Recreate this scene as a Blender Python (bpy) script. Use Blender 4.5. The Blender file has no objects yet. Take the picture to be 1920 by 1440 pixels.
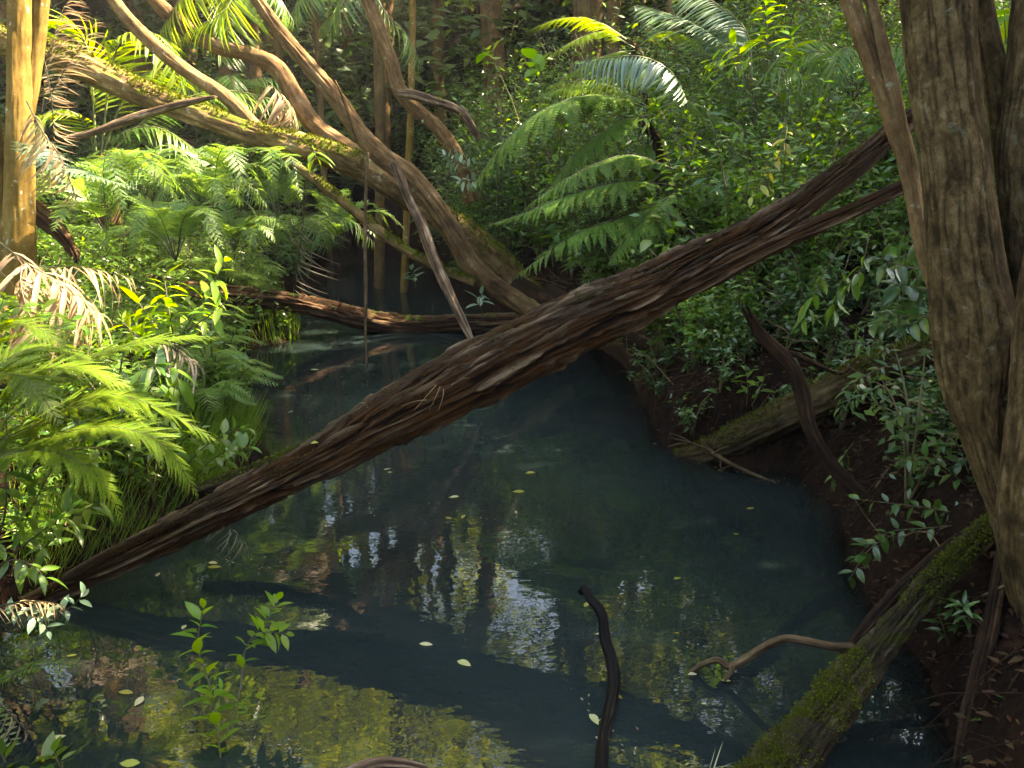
import bpy, math, random
import numpy as np
from mathutils import Vector, Matrix

rng = np.random.default_rng(7)
random.seed(7)
scene = bpy.context.scene
COL = scene.collection

# ------------------------------------------------------------------ camera, sky, sun, exposure
CAM_H = 2.4
PITCH = math.radians(15.7)
FPX = 1493.0                                    # focal length in pixels of a 1920 px wide picture
cam_data = bpy.data.cameras.new('camera')
cam_data.sensor_width = 36.0
cam_data.lens = 36.0 * FPX / 1920.0
cam_data.clip_start = 0.05
cam_data.clip_end = 400.0
cam = bpy.data.objects.new('camera', cam_data)
cam.location = (0, 0, CAM_H)
cam.rotation_euler = (math.radians(90) - PITCH, 0, 0)
COL.objects.link(cam)
scene.camera = cam

SUN_AZ, SUN_EL = math.radians(72), math.radians(46)      # azimuth measured from +Y (view direction), minus = left
SUN = np.array([math.sin(SUN_AZ) * math.cos(SUN_EL), math.cos(SUN_AZ) * math.cos(SUN_EL), math.sin(SUN_EL)])
world = bpy.data.worlds.new('World')
scene.world = world
world.use_nodes = True
wn = world.node_tree
bg = wn.nodes['Background']
sky = wn.nodes.new('ShaderNodeTexSky')
sky.sky_type = 'NISHITA'
sky.sun_disc = False
sky.sun_elevation = SUN_EL
sky.sun_rotation = SUN_AZ
wn.links.new(sky.outputs[0], bg.inputs[0])
bg.inputs[1].default_value = 0.10
sun_data = bpy.data.lights.new('sun', 'SUN')
sun_data.energy = 5.0
sun_data.angle = math.radians(0.5)
sun_data.color = (1.0, 0.93, 0.78)
sun = bpy.data.objects.new('sun', sun_data)
sun.rotation_euler = Vector(SUN).to_track_quat('Z', 'Y').to_euler()
sun.location = (20, 8, 22)
COL.objects.link(sun)

scene.view_settings.view_transform = 'Standard'
scene.view_settings.look = 'None'
scene.view_settings.gamma = 1.0
scene.view_settings.use_curve_mapping = False
scene.view_settings.exposure = 3.75
scene.view_settings.use_white_balance = True
scene.view_settings.white_balance_temperature = 8300
scene.view_settings.white_balance_tint = 10
scene.render.engine = 'CYCLES'
cy = scene.cycles
cy.max_bounces = 6
cy.diffuse_bounces = 3
cy.glossy_bounces = 3
cy.transmission_bounces = 4
cy.transparent_max_bounces = 6
cy.caustics_reflective = False
cy.caustics_refractive = False
cy.sample_clamp_indirect = 4.0
cy.use_denoising = True

# ------------------------------------------------------------------ geometry helpers
CP, SP = math.cos(PITCH), math.sin(PITCH)

def px(x, y, D):
    """world point at horizontal distance D (along +Y) that the camera sees at pixel x, y of the 1920 x 1440 photograph"""
    u, v = (x - 960.0) / FPX, (720.0 - y) / FPX
    d = np.array([u, CP + v * SP, -SP + v * CP])
    return np.array([0, 0, CAM_H]) + d * (D / d[1])

def pxz(x, y, z=0.0):
    u, v = (x - 960.0) / FPX, (720.0 - y) / FPX
    d = np.array([u, CP + v * SP, -SP + v * CP])
    return np.array([0, 0, CAM_H]) + d * ((z - CAM_H) / d[2])

def hash3(i, j, k, seed):
    h = (i * 374761393 + j * 668265263 + k * 2147483647 + seed * 974711) & 0xffffffff
    h = ((h ^ (h >> 13)) * 1274126177) & 0xffffffff
    h = ((h ^ (h >> 16)) * 2246822519) & 0xffffffff
    return ((h ^ (h >> 15)) & 0xffffff) / float(0xffffff)

def vnoise(P, seed=0):
    P = np.asarray(P, float)
    f = np.floor(P).astype(np.int64)
    t = P - f
    t = t * t * (3 - 2 * t)
    i, j, k = f[..., 0], f[..., 1], f[..., 2]
    r = 0
    for a in (0, 1):
        for b in (0, 1):
            for c in (0, 1):
                w = (t[..., 0] if a else 1 - t[..., 0]) * (t[..., 1] if b else 1 - t[..., 1]) * (t[..., 2] if c else 1 - t[..., 2])
                r = r + w * hash3(i + a, j + b, k + c, seed)
    return r                                    # 0..1

def fbm(P, oct=3, seed=0):
    s, a, tot = 0, 1.0, 0
    P = np.asarray(P, float)
    for o in range(oct):
        s = s + a * vnoise(P * (2.03 ** o) + 17.3 * o, seed + o)
        tot += a
        a *= .5
    return s / tot

def make_mesh(name, V, F, mat=None, smooth=True, attrs=None):
    """V (n,3); F a list of (m,k) index arrays"""
    me = bpy.data.meshes.new(name)
    V = np.ascontiguousarray(V, np.float32)
    if isinstance(F, np.ndarray):
        F = [F]
    F = [np.asarray(f, np.int32) for f in F if len(f)]
    loops = np.concatenate([f.ravel() for f in F])
    sizes = np.concatenate([np.full(len(f), f.shape[1], np.int32) for f in F])
    me.vertices.add(len(V))
    me.vertices.foreach_set('co', V.ravel())
    me.loops.add(len(loops))
    me.loops.foreach_set('vertex_index', loops)
    me.polygons.add(len(sizes))
    starts = np.zeros(len(sizes), np.int32)
    starts[1:] = np.cumsum(sizes)[:-1]
    me.polygons.foreach_set('loop_start', starts)
    me.polygons.foreach_set('loop_total', sizes)
    if smooth:
        me.polygons.foreach_set('use_smooth', np.ones(len(sizes), bool))
    for k, a in (attrs or {}).items():
        a = np.ascontiguousarray(a, np.float32)
        if a.ndim == 2:
            me.attributes.new(k, 'FLOAT_VECTOR', 'POINT').data.foreach_set('vector', a.ravel())
        else:
            me.attributes.new(k, 'FLOAT', 'POINT').data.foreach_set('value', a)
    me.update(calc_edges=True)
    if mat:
        me.materials.append(mat)
    return me

def catmull(pts, n):
    P = np.asarray(pts, float)
    P = np.vstack([2 * P[0] - P[1], P, 2 * P[-1] - P[-2]])
    m = len(P) - 3
    out = []
    for q in np.linspace(0, m, n):
        i = min(int(q), m - 1)
        t = q - i
        a, b, c, d = P[i:i + 4]
        out.append(.5 * ((2 * b) + (c - a) * t + (2 * a - 5 * b + 4 * c - d) * t * t + (3 * b - a - 3 * c + d) * t ** 3))
    return np.array(out)

def resample(pts, vals, step):
    """smooth path with equal steps; vals (radii) interpolated"""
    pts = np.asarray(pts, float)
    dense = catmull(np.column_stack([pts, vals]), max(40, 14 * len(pts)))
    seg = np.linalg.norm(np.diff(dense[:, :3], axis=0), axis=1)
    s = np.concatenate([[0], np.cumsum(seg)])
    n = max(3, int(s[-1] / step) + 1)
    q = np.linspace(0, s[-1], n)
    return np.column_stack([np.interp(q, s, dense[:, k]) for k in range(dense.shape[1])]), q

def frames(C):
    T = np.gradient(C, axis=0)
    T /= np.linalg.norm(T, axis=1)[:, None] + 1e-9
    ref = np.array([0, 0, 1.0]) if abs(T[0][2]) < .8 else np.array([0, 1.0, 0])
    N = np.zeros_like(C)
    n = np.cross(T[0], np.cross(ref, T[0]))
    for i in range(len(C)):
        n = n - T[i] * n.dot(T[i])
        n /= np.linalg.norm(n) + 1e-9
        N[i] = n
    return T, N, np.cross(T, N)

def tube(pts, radii, seg=16, step=.05, kind='smooth', amp=.03, seed=0, lump=.08, open_end=False, jag=0.0):
    """bark tube: returns V, F, attrs. kind: smooth, furrow (vertical fissures), string (weathered stringy wood)"""
    A, s = resample(pts, radii, step)
    C, R = A[:, :3], np.maximum(A[:, 3], .002)
    T, N, B = frames(C)
    th = np.linspace(0, 2 * math.pi, seg, endpoint=False)
    ct, st = np.cos(th), np.sin(th)
    nL = len(C)
    r = np.repeat(R[:, None], seg, 1)
    Rm = float(np.mean(R))
    cx, sx = ct[None, :] * np.ones((nL, 1)), st[None, :] * np.ones((nL, 1))
    L = np.repeat(s[:, None], seg, 1)
    def co(ka, kl):
        return np.stack([cx * ka + 31.7, sx * ka + 11.3, L * kl + seed * 3.1], -1)
    r = r * (1 + lump * 2 * (fbm(co(1.3, .5 / max(Rm, .05) * .35), 2, seed) - .5))
    disp = np.zeros_like(r)
    if kind == 'furrow':
        w = (fbm(co(2.0, 4.0), 2, seed + 5) - .5) * 1.6
        a = np.arctan2(sx, cx)
        k = max(8, int(Rm * 2 * math.pi / .028))
        ph = co(1, 1)
        rid = np.abs(vnoise(np.stack([cx * k / 5 + w, sx * k / 5 + w, L * 4.2], -1), seed + 2) - .5) * 2
        rid2 = vnoise(np.stack([cx * k / 2.2, sx * k / 2.2, L * 20], -1), seed + 3)
        brk = np.abs(vnoise(np.stack([cx * k / 6, sx * k / 6, L * 20 + w * 3], -1), seed + 6) - .5) * 2
        disp = amp * (np.minimum(rid * 3, 1) - .7) + amp * .55 * (rid2 - .5) + amp * .4 * (np.minimum(brk * 4, 1) - 1)
    elif kind == 'string':
        w = (fbm(co(1.6, 1.6), 3, seed + 5) - .5) * 1.6
        sharp = lambda v, th, g: np.clip((v - th) * g, 0, 1)
        lay = lambda ka, kl, sd, th, g=16: sharp(vnoise(np.stack([cx * ka + w, sx * ka - w, L * kl], -1), sd) * .75 + vnoise(np.stack([cx * ka * 2.7, sx * ka * 2.7 + w, L * kl * 3], -1), sd + 40) * .25, th, g)
        crack = np.abs(vnoise(np.stack([cx * 6 + w, sx * 6 + w, L * .8], -1), seed + 2) - .5) * 2
        n3 = vnoise(np.stack([cx * 26, sx * 26, L * 7], -1), seed + 4)
        disp = amp * (.75 * lay(2.6, 1.6, seed + 9, .5) + .6 * lay(4.6, 3.0, seed + 10, .5) + .45 * lay(8, 5.5, seed + 11, .5, 10) + .7 * np.minimum(crack * 4, 1) + .3 * n3 - 1.6)
    else:
        disp = amp * 2 * (fbm(co(4, 3.5), 3, seed + 2) - .5) + amp * 1.2 * (fbm(co(9, 11), 2, seed + 7) - .5)
    r = np.maximum(r + disp, R[:, None] * .25)
    off = 0
    V = C[:, None, :] + N[:, None, :] * (cx * r)[..., None] + B[:, None, :] * (sx * r)[..., None]
    if jag:
        m = 3
        j = jag * (rng.random(seg) ** 2)
        V[-1] += T[-1][None] * j[:, None]
        V[-2] += T[-2][None] * (j * .6)[:, None]
    bark = np.stack([cx * Rm, sx * Rm, L], -1)
    V = V.reshape(-1, 3)
    bark = bark.reshape(-1, 3)
    i = np.arange(nL - 1)[:, None] * seg
    j = np.arange(seg)[None, :]
    j2 = (j + 1) % seg
    F = np.stack([i + j, i + j2, i + seg + j2, i + seg + j], -1).reshape(-1, 4)
    tri = []
    nV = len(V)
    ends = [C[0], C[-1]]
    V = np.vstack([V, ends])
    bark = np.vstack([bark, [[0, 0, 0], [0, 0, s[-1]]]])
    jj = np.arange(seg)
    t1 = np.stack([np.full(seg, nV), (jj + 1) % seg, jj], -1)
    base = (nL - 1) * seg
    t2 = np.stack([np.full(seg, nV + 1), base + jj, base + (jj + 1) % seg], -1)
    dd = np.concatenate([(disp / max(amp, 1e-6)).ravel(), [0, 0]])
    return V, [F, np.vstack([t1, t2])], {'bark': bark, 'ridge': dd}

def simple_tube(pts, r0, r1, seg=5, n=8):
    C = catmull(pts, n) if len(pts) > 2 else np.linspace(pts[0], pts[1], n)
    T, N, B = frames(C)
    R = np.linspace(r0, r1, n)
    th = np.linspace(0, 2 * math.pi, seg, endpoint=False)
    V = C[:, None] + R[:, None, None] * (N[:, None] * np.cos(th)[None, :, None] + B[:, None] * np.sin(th)[None, :, None])
    i = np.arange(n - 1)[:, None] * seg
    j = np.arange(seg)[None]
    j2 = (j + 1) % seg
    F = np.stack([i + j, i + j2, i + seg + j2, i + seg + j], -1).reshape(-1, 4)
    return V.reshape(-1, 3), F

def join(parts):
    """[(V, F), ...] with F one array or a list -> V, {k: F}"""
    Vs, Fs, o = [], {}, 0
    for V, F in parts:
        Vs.append(V)
        for f in (F if isinstance(F, list) else [F]):
            if len(f):
                Fs.setdefault(f.shape[1], []).append(f + o)
        o += len(V)
    return np.vstack(Vs), [np.vstack(v) for v in Fs.values()]

# ------------------------------------------------------------------ objects
def put(name, me, parent=None, loc=None):
    o = bpy.data.objects.new(name, me)
    COL.objects.link(o)
    if parent is not None:
        o.parent = parent
    if loc is not None:
        o.location = loc
    return o

def tag(o, label=None, cat=None, group=None, kind=None):
    if label: o['label'] = label
    if cat: o['category'] = cat
    if group: o['group'] = group
    if kind: o['kind'] = kind
    return o

def thing(name, label, cat, loc, group=None):
    o = bpy.data.objects.new(name, None)
    o.empty_display_size = .1
    o.location = [float(c) for c in loc]
    COL.objects.link(o)
    return tag(o, label, cat, group)

def part(name, V, F, mat, root, attrs=None, smooth=True, parent=None):
    """mesh given in world coordinates, stored relative to its thing"""
    L = np.array(root.location)
    me = make_mesh(name, V - L, F, mat, smooth, attrs)
    return put(name, me, parent or root)

def solo(name, V, F, mat, label, cat, group=None, attrs=None, kind=None, smooth=True):
    L = V.mean(0)
    L[2] = V[:, 2].min()
    me = make_mesh(name, V - L, F, mat, smooth, attrs)
    return tag(put(name, me, None, L), label, cat, group, kind)

def copy_at(src_mesh, name, parent, M):
    """one more piece that shares src_mesh; M is a 4x4 relative to the thing (parents sit at the thing's origin)"""
    o = bpy.data.objects.new(name, src_mesh)
    COL.objects.link(o)
    o.parent = parent
    o.matrix_basis = M
    return o

def norm(a):
    return a / (np.linalg.norm(a, axis=-1, keepdims=True) + 1e-9)

def frame(d, up):
    """leaf frames: columns x (width), y (length), z (face normal)"""
    d = norm(d)
    x = norm(np.cross(d, up))
    z = np.cross(x, d)
    return np.stack([x, d, z], -1)

def scatter(tpl, R, t, scale):
    """tpl (V, F) placed N times"""
    V, F = tpl
    n = len(V)
    N = len(t)
    sc = np.asarray(scale)
    if sc.ndim == 1:
        sc = np.repeat(sc[:, None], 3, 1)
    W = np.einsum('nij,nmj->nmi', R, V[None] * sc[:, None, :]) + t[:, None, :]
    FF = F[None] + (np.arange(N) * n)[:, None, None]
    return W.reshape(-1, 3), FF.reshape(-1, F.shape[1])

def quadleaf(w=.2, fold=.3):
    """cheap leaf for the far foliage: folded lozenge"""
    V = np.array([(0, 0, 0), (-w, .45, fold * w), (w, .45, fold * w), (0, 1, -.1), (0, .5, 0)], float)
    F = np.array([(0, 4, 1), (0, 2, 4), (4, 3, 1), (4, 2, 3)])
    return V, F

# ------------------------------------------------------------------ materials
def new_mat(name):
    m = bpy.data.materials.new(name)
    m.use_nodes = True
    nt = m.node_tree
    nt.nodes.clear()
    return m, nt, nt.nodes, nt.links

def ramp(nodes, stops):
    r = nodes.new('ShaderNodeValToRGB')
    e = r.color_ramp.elements
    e[0].position, e[0].color = stops[0][0], (*stops[0][1], 1)
    e[1].position, e[1].color = stops[-1][0], (*stops[-1][1], 1)
    for p, c in stops[1:-1]:
        k = e.new(p)
        k.color = (*c, 1)
    return r

def noise_node(nodes, links, vec, scale, detail=4, rough=.6, dist=0):
    n = nodes.new('ShaderNodeTexNoise')
    n.inputs['Scale'].default_value = scale
    n.inputs['Detail'].default_value = detail
    n.inputs['Roughness'].default_value = rough
    n.inputs['Distortion'].default_value = dist
    if vec is not None:
        links.new(vec, n.inputs['Vector'])
    return n

def mathn(nodes, links, op, a, b=None, clamp=False):
    n = nodes.new('ShaderNodeMath')
    n.operation = op
    n.use_clamp = clamp
    for k, v in enumerate((a, b)):
        if v is None: continue
        if isinstance(v, (int, float)): n.inputs[k].default_value = v
        else: links.new(v, n.inputs[k])
    return n.outputs[0]

def mixc(nodes, links, fac, a, b):
    n = nodes.new('ShaderNodeMix')
    n.data_type = 'RGBA'
    for idx, v in ((0, fac), (6, a), (7, b)):
        if isinstance(v, (int, float)): n.inputs[idx].default_value = v
        elif isinstance(v, tuple): n.inputs[idx].default_value = (*v, 1)
        else: links.new(v, n.inputs[idx])
    return n.outputs[2]

def bark_mat(name, dark, mid, light, scale=9, stretch=.12, rough=.85, bump=.6, moss=0.0, moss_col=(.055, .085, .012),
             lichen=0.0, ridge=.5, wet=False, moss_side=.25, layers=None):
    m, nt, N, L = new_mat(name)
    out = N.new('ShaderNodeOutputMaterial')
    b = N.new('ShaderNodeBsdfPrincipled')
    L.new(b.outputs[0], out.inputs[0])
    at = N.new('ShaderNodeAttribute'); at.attribute_name = 'bark'
    mp = N.new('ShaderNodeMapping'); mp.inputs['Scale'].default_value = (1, 1, stretch)
    L.new(at.outputs['Vector'], mp.inputs[0])
    n1 = noise_node(N, L, mp.outputs[0], scale * 2.2, 6, .68, .4)
    n2 = noise_node(N, L, at.outputs['Vector'], scale * .28, 3, .6)
    rd = N.new('ShaderNodeAttribute'); rd.attribute_name = 'ridge'
    n0 = noise_node(N, L, mp.outputs[0], scale * 7, 5, .75)
    f = mathn(N, L, 'ADD', mathn(N, L, 'ADD', mathn(N, L, 'MULTIPLY', n1.outputs[0], .6), mathn(N, L, 'MULTIPLY', n0.outputs[0], .4)), mathn(N, L, 'MULTIPLY', rd.outputs['Fac'], .22 * ridge))
    f = mathn(N, L, 'ADD', f, mathn(N, L, 'MULTIPLY', mathn(N, L, 'SUBTRACT', n2.outputs[0], .5), .75))
    r = ramp(N, [(.3, dark), (.52, mid), (.78, light)])
    L.new(f, r.inputs[0])
    col = r.outputs[0]
    if layers:          # torn bark, redder wood deeper; crack shade and crest highlights put into the colour
        lv = mathn(N, L, 'MULTIPLY', mathn(N, L, 'ADD', rd.outputs['Fac'], 1.6), .36)
        lv = mathn(N, L, 'ADD', lv, mathn(N, L, 'MULTIPLY', mathn(N, L, 'SUBTRACT', n1.outputs[0], .5), .35))
        lr = ramp(N, layers)
        L.new(lv, lr.inputs[0])
        g_ = ramp(N, [(.3, (.35, .35, .35)), (.72, (1.0, 1.0, 1.0))])
        L.new(n0.outputs[0], g_.inputs[0])
        mu = N.new('ShaderNodeMix'); mu.data_type = 'RGBA'; mu.blend_type = 'MULTIPLY'
        mu.inputs[0].default_value = 1
        L.new(lr.outputs[0], mu.inputs[6]); L.new(g_.outputs[0], mu.inputs[7])
        col = mixc(N, L, .35, mu.outputs[2], col)
    if lichen > 0:
        nl = noise_node(N, L, at.outputs['Vector'], 22, 2, .5)
        lf = mathn(N, L, 'MULTIPLY', mathn(N, L, 'SUBTRACT', mathn(N, L, 'ADD', nl.outputs[0], mathn(N, L, 'MULTIPLY', mathn(N, L, 'SUBTRACT', n2.outputs[0], .5), .6)), .67), 14, True)
        col = mixc(N, L, mathn(N, L, 'MULTIPLY', lf, lichen), col, (.34, .36, .27))
    nm = noise_node(N, L, at.outputs['Vector'], 5.5, 6, .75)
    if moss > 0:
        g = N.new('ShaderNodeNewGeometry')
        sp = N.new('ShaderNodeSeparateXYZ')
        L.new(g.outputs['Normal'], sp.inputs[0])
        up = mathn(N, L, 'MULTIPLY', mathn(N, L, 'ADD', sp.outputs[2], moss_side), .55)
        k = mathn(N, L, 'ADD', up, mathn(N, L, 'MULTIPLY', mathn(N, L, 'SUBTRACT', nm.outputs[0], .52), 3.0))
        k = mathn(N, L, 'MULTIPLY', mathn(N, L, 'ADD', k, moss - 1.0), 3.5, True)
        nmf = noise_node(N, L, at.outputs['Vector'], 90, 3, .7)
        mc = ramp(N, [(.3, tuple(c * .45 for c in moss_col)), (.7, tuple(min(1, c * 1.5) for c in moss_col))])
        L.new(nmf.outputs[0], mc.inputs[0])
        col = mixc(N, L, k, col, mc.outputs[0])
    L.new(col, b.inputs['Base Color'])
    b.inputs['Roughness'].default_value = rough
    b.inputs['Specular IOR Level'].default_value = .5 if wet else .1
    bp = N.new('ShaderNodeBump')
    bp.inputs['Strength'].default_value = bump
    bp.inputs['Distance'].default_value = .02
    nf = noise_node(N, L, mp.outputs[0], scale * 7, 5, .7)
    h = mathn(N, L, 'ADD', n1.outputs[0], mathn(N, L, 'MULTIPLY', nf.outputs[0], .5))
    if moss > 0:
        h = mathn(N, L, 'ADD', h, mathn(N, L, 'MULTIPLY', mathn(N, L, 'MULTIPLY', nmf.outputs[0], k), .7))
    L.new(h, bp.inputs['Height'])
    L.new(bp.outputs[0], b.inputs['Normal'])
    return m

def leaf_mat(name, a, b_, rough=.38, trans=.45, tcol=None, spec=.5, blotch=0.0, sheen=None):
    """a, b_: base colours, varied from leaf to leaf"""
    m, nt, N, L = new_mat(name)
    out = N.new('ShaderNodeOutputMaterial')
    b = N.new('ShaderNodeBsdfPrincipled')
    tr = N.new('ShaderNodeBsdfTranslucent')
    mx = N.new('ShaderNodeMixShader')
    g = N.new('ShaderNodeNewGeometry')
    oi = N.new('ShaderNodeObjectInfo')
    rnd = mathn(N, L, 'FRACT', mathn(N, L, 'ADD', g.outputs['Random Per Island'], oi.outputs['Random']))
    col = mixc(N, L, rnd, a, b_)
    tc = N.new('ShaderNodeTexCoord')
    n = noise_node(N, L, g.outputs['Position'], 1.3, 2)
    n.inputs['Scale'].default_value = 1.1
    vr = mathn(N, L, 'MULTIPLY', mathn(N, L, 'SUBTRACT', n.outputs[0], .25), 2.0)
    hs = N.new('ShaderNodeHueSaturation')
    L.new(col, hs.inputs['Color'])
    L.new(mathn(N, L, 'ADD', mathn(N, L, 'MULTIPLY', vr, .55), .55), hs.inputs['Value'])
    r2 = mathn(N, L, 'FRACT', mathn(N, L, 'MULTIPLY', rnd, 7.31))
    L.new(mathn(N, L, 'ADD', .475, mathn(N, L, 'MULTIPLY', r2, .05)), hs.inputs['Hue'])
    col = hs.outputs[0]
    if blotch:
        nb = noise_node(N, L, g.outputs['Position'], 60, 3)
        col = mixc(N, L, mathn(N, L, 'MULTIPLY', mathn(N, L, 'SUBTRACT', nb.outputs[0], .58), 6 * blotch, True), col, (.16, .11, .04))
    L.new(col, b.inputs['Base Color'])
    b.inputs['Roughness'].default_value = rough
    b.inputs['Specular IOR Level'].default_value = spec
    t2 = N.new('ShaderNodeHueSaturation')
    L.new(col, t2.inputs['Color'])
    t2.inputs['Value'].default_value = 1.9
    t2.inputs['Saturation'].default_value = 1.12
    t2.inputs['Hue'].default_value = .478
    L.new(t2.outputs[0], tr.inputs['Color'])
    mx.inputs[0].default_value = trans
    L.new(b.outputs[0], mx.inputs[1])
    L.new(tr.outputs[0], mx.inputs[2])
    L.new(mx.outputs[0], out.inputs[0])
    return m

M = {}
M['log'] = bark_mat('weathered_log_wood', (.006, .003, .002), (.030, .0125, .005), (.135, .068, .027), scale=15, stretch=.11, bump=1.0, layers=[(.1, (.004, .002, .0018)), (.34, (.032, .0115, .004)), (.52, (.10, .04, .011)), (.66, (.034, .024, .017)), (.82, (.09, .064, .044)), (.97, (.25, .19, .135))], moss=.46,
                    moss_col=(.028, .034, .006), ridge=1.3, moss_side=-.1)
M['log_back'] = bark_mat('dark_log_wood', (.010, .005, .004), (.042, .018, .010), (.14, .075, .042), scale=14, stretch=.11, bump=.8, layers=[(.05, (.006, .003, .002)), (.35, (.05, .018, .008)), (.6, (.1, .05, .025)), (.95, (.15, .1, .06))], moss=.40, ridge=1.0)
M['big_bark'] = bark_mat('fissured_tree_bark', (.028, .017, .007), (.084, .053, .022), (.19, .13, .06), scale=20, stretch=.45, bump=1.0, moss=.34,
                         moss_col=(.03, .034, .006), lichen=.15, ridge=.9, moss_side=.5)
M['slim_bark'] = bark_mat('smooth_pale_bark', (.06, .032, .014), (.15, .09, .04), (.28, .19, .09), scale=9, stretch=.5, bump=.5, moss=.2,
                          lichen=.5, ridge=.5, moss_side=.1)
M['fallen_bark'] = bark_mat('mossy_pale_bark', (.05, .03, .012), (.15, .09, .036), (.32, .22, .11), scale=9, stretch=.35, bump=.6, moss=.78,
                            moss_col=(.07, .085, .008), lichen=.5, ridge=.6, moss_side=.2)
M['limb_bark'] = bark_mat('brown_limb_bark', (.035, .019, .009), (.125, .07, .03), (.25, .16, .08), scale=10, stretch=.25, bump=.6, moss=.3,
                          moss_col=(.045, .05, .008), lichen=.3, ridge=.6)
M['bank_bark'] = bark_mat('dim_mossy_bark', (.02, .013, .008), (.06, .04, .018), (.14, .1, .05), scale=10, stretch=.3, bump=.8, moss=.55,
                          moss_col=(.035, .034, .006), lichen=.1, ridge=.6, moss_side=.2)
M['mossy_log'] = bark_mat('thick_moss_on_bark', (.008, .006, .004), (.032, .022, .013), (.11, .08, .05), scale=16, stretch=.35, bump=1.0, moss=.47,
                          moss_col=(.03, .034, .003), ridge=.9, moss_side=.5)
M['left_bark'] = bark_mat('smooth_yellow_bark', (.07, .04, .008), (.14, .085, .02), (.25, .17, .055), scale=6, stretch=.6, bump=.25, moss=.12,
                          lichen=.8, ridge=.2)
M['wet_wood'] = bark_mat('wet_dark_wood', (.002, .0015, .0014), (.005, .0035, .003), (.16, .13, .11), scale=2.2, stretch=.25, rough=.55, bump=.5, ridge=.2)
M['twig'] = bark_mat('dry_twig', (.03, .017, .01), (.11, .068, .036), (.26, .17, .1), scale=15, stretch=.2, bump=.5, ridge=.5)
M['grey_wood'] = bark_mat('grey_broken_wood', (.04, .023, .015), (.13, .08, .05), (.33, .24, .165), scale=14, stretch=.08, bump=.7, ridge=1.0)
M['far_bark'] = bark_mat('shaded_far_bark', (.03, .018, .008), (.085, .052, .02), (.16, .11, .05), scale=8, stretch=.3, bump=.4, moss=.3, ridge=.3)
M['root'] = bark_mat('red_brown_root', (.008, .004, .0025), (.024, .0115, .006), (.07, .036, .018), scale=10, stretch=.2, bump=.7, ridge=.8)

M['fern'] = leaf_mat('bright_fern', (.105, .19, .012), (.15, .235, .018), rough=.5, trans=.45, spec=.3, blotch=.25)
M['tree_fern'] = leaf_mat('tree_fern_green', (.09, .19, .035), (.14, .24, .045), rough=.45, trans=.4, spec=.4, blotch=.2)
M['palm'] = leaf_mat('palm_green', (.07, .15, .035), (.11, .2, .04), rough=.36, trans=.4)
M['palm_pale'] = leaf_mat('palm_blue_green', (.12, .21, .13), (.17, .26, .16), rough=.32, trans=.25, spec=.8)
M['palm_lit'] = leaf_mat('palm_sunlit_green', (.14, .23, .022), (.2, .28, .03), rough=.42, trans=.5)  # sunlit copy of the palm green, light put into the colour
M['dead'] = leaf_mat('dry_brown_frond', (.24, .17, .09), (.34, .27, .16), rough=.6, trans=.3, spec=.3)
M['litter'] = leaf_mat('leaf_litter_brown', (.02, .009, .004), (.07, .032, .013), rough=.7, trans=.1, spec=.2)
M['dead_grey'] = leaf_mat('dry_grey_frond', (.2, .17, .13), (.3, .26, .21), rough=.6, trans=.2, spec=.3)
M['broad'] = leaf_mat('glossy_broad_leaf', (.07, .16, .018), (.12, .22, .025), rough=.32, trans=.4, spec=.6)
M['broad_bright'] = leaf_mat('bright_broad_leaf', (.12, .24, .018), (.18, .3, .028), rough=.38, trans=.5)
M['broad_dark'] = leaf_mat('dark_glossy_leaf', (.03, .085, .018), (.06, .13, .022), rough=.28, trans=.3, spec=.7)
M['small'] = leaf_mat('small_glossy_leaf', (.06, .15, .018), (.13, .235, .028), rough=.3, trans=.4, spec=.7)
M['understorey'] = leaf_mat('understorey_leaf', (.04, .1, .022), (.08, .15, .03), rough=.42, trans=.35)
M['thicket'] = leaf_mat('thicket_leaf', (.055, .12, .045), (.09, .17, .06), rough=.4, trans=.35)
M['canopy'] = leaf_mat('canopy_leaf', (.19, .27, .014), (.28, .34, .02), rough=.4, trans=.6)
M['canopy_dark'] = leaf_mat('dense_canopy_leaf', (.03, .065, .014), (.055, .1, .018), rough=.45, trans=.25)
M['yellow_leaf'] = leaf_mat('yellowed_leaf', (.3, .3, .04), (.4, .38, .08), rough=.45, trans=.3)
M['pale_leaf'] = leaf_mat('pale_floating_leaf', (.36, .33, .14), (.48, .44, .24), rough=.35, trans=.1)
M['grass'] = leaf_mat('grass_green', (.09, .18, .022), (.14, .24, .035), rough=.4, trans=.4)
M['stem'] = leaf_mat('green_brown_stem', (.06, .05, .015), (.09, .07, .022), rough=.6, trans=.0)
M['rachis'] = leaf_mat('dark_rachis', (.025, .02, .008), (.04, .035, .012), rough=.5, trans=.0)
M['rachis_pale'] = leaf_mat('pale_rachis', (.11, .13, .04), (.15, .16, .055), rough=.5, trans=.0)

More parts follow.
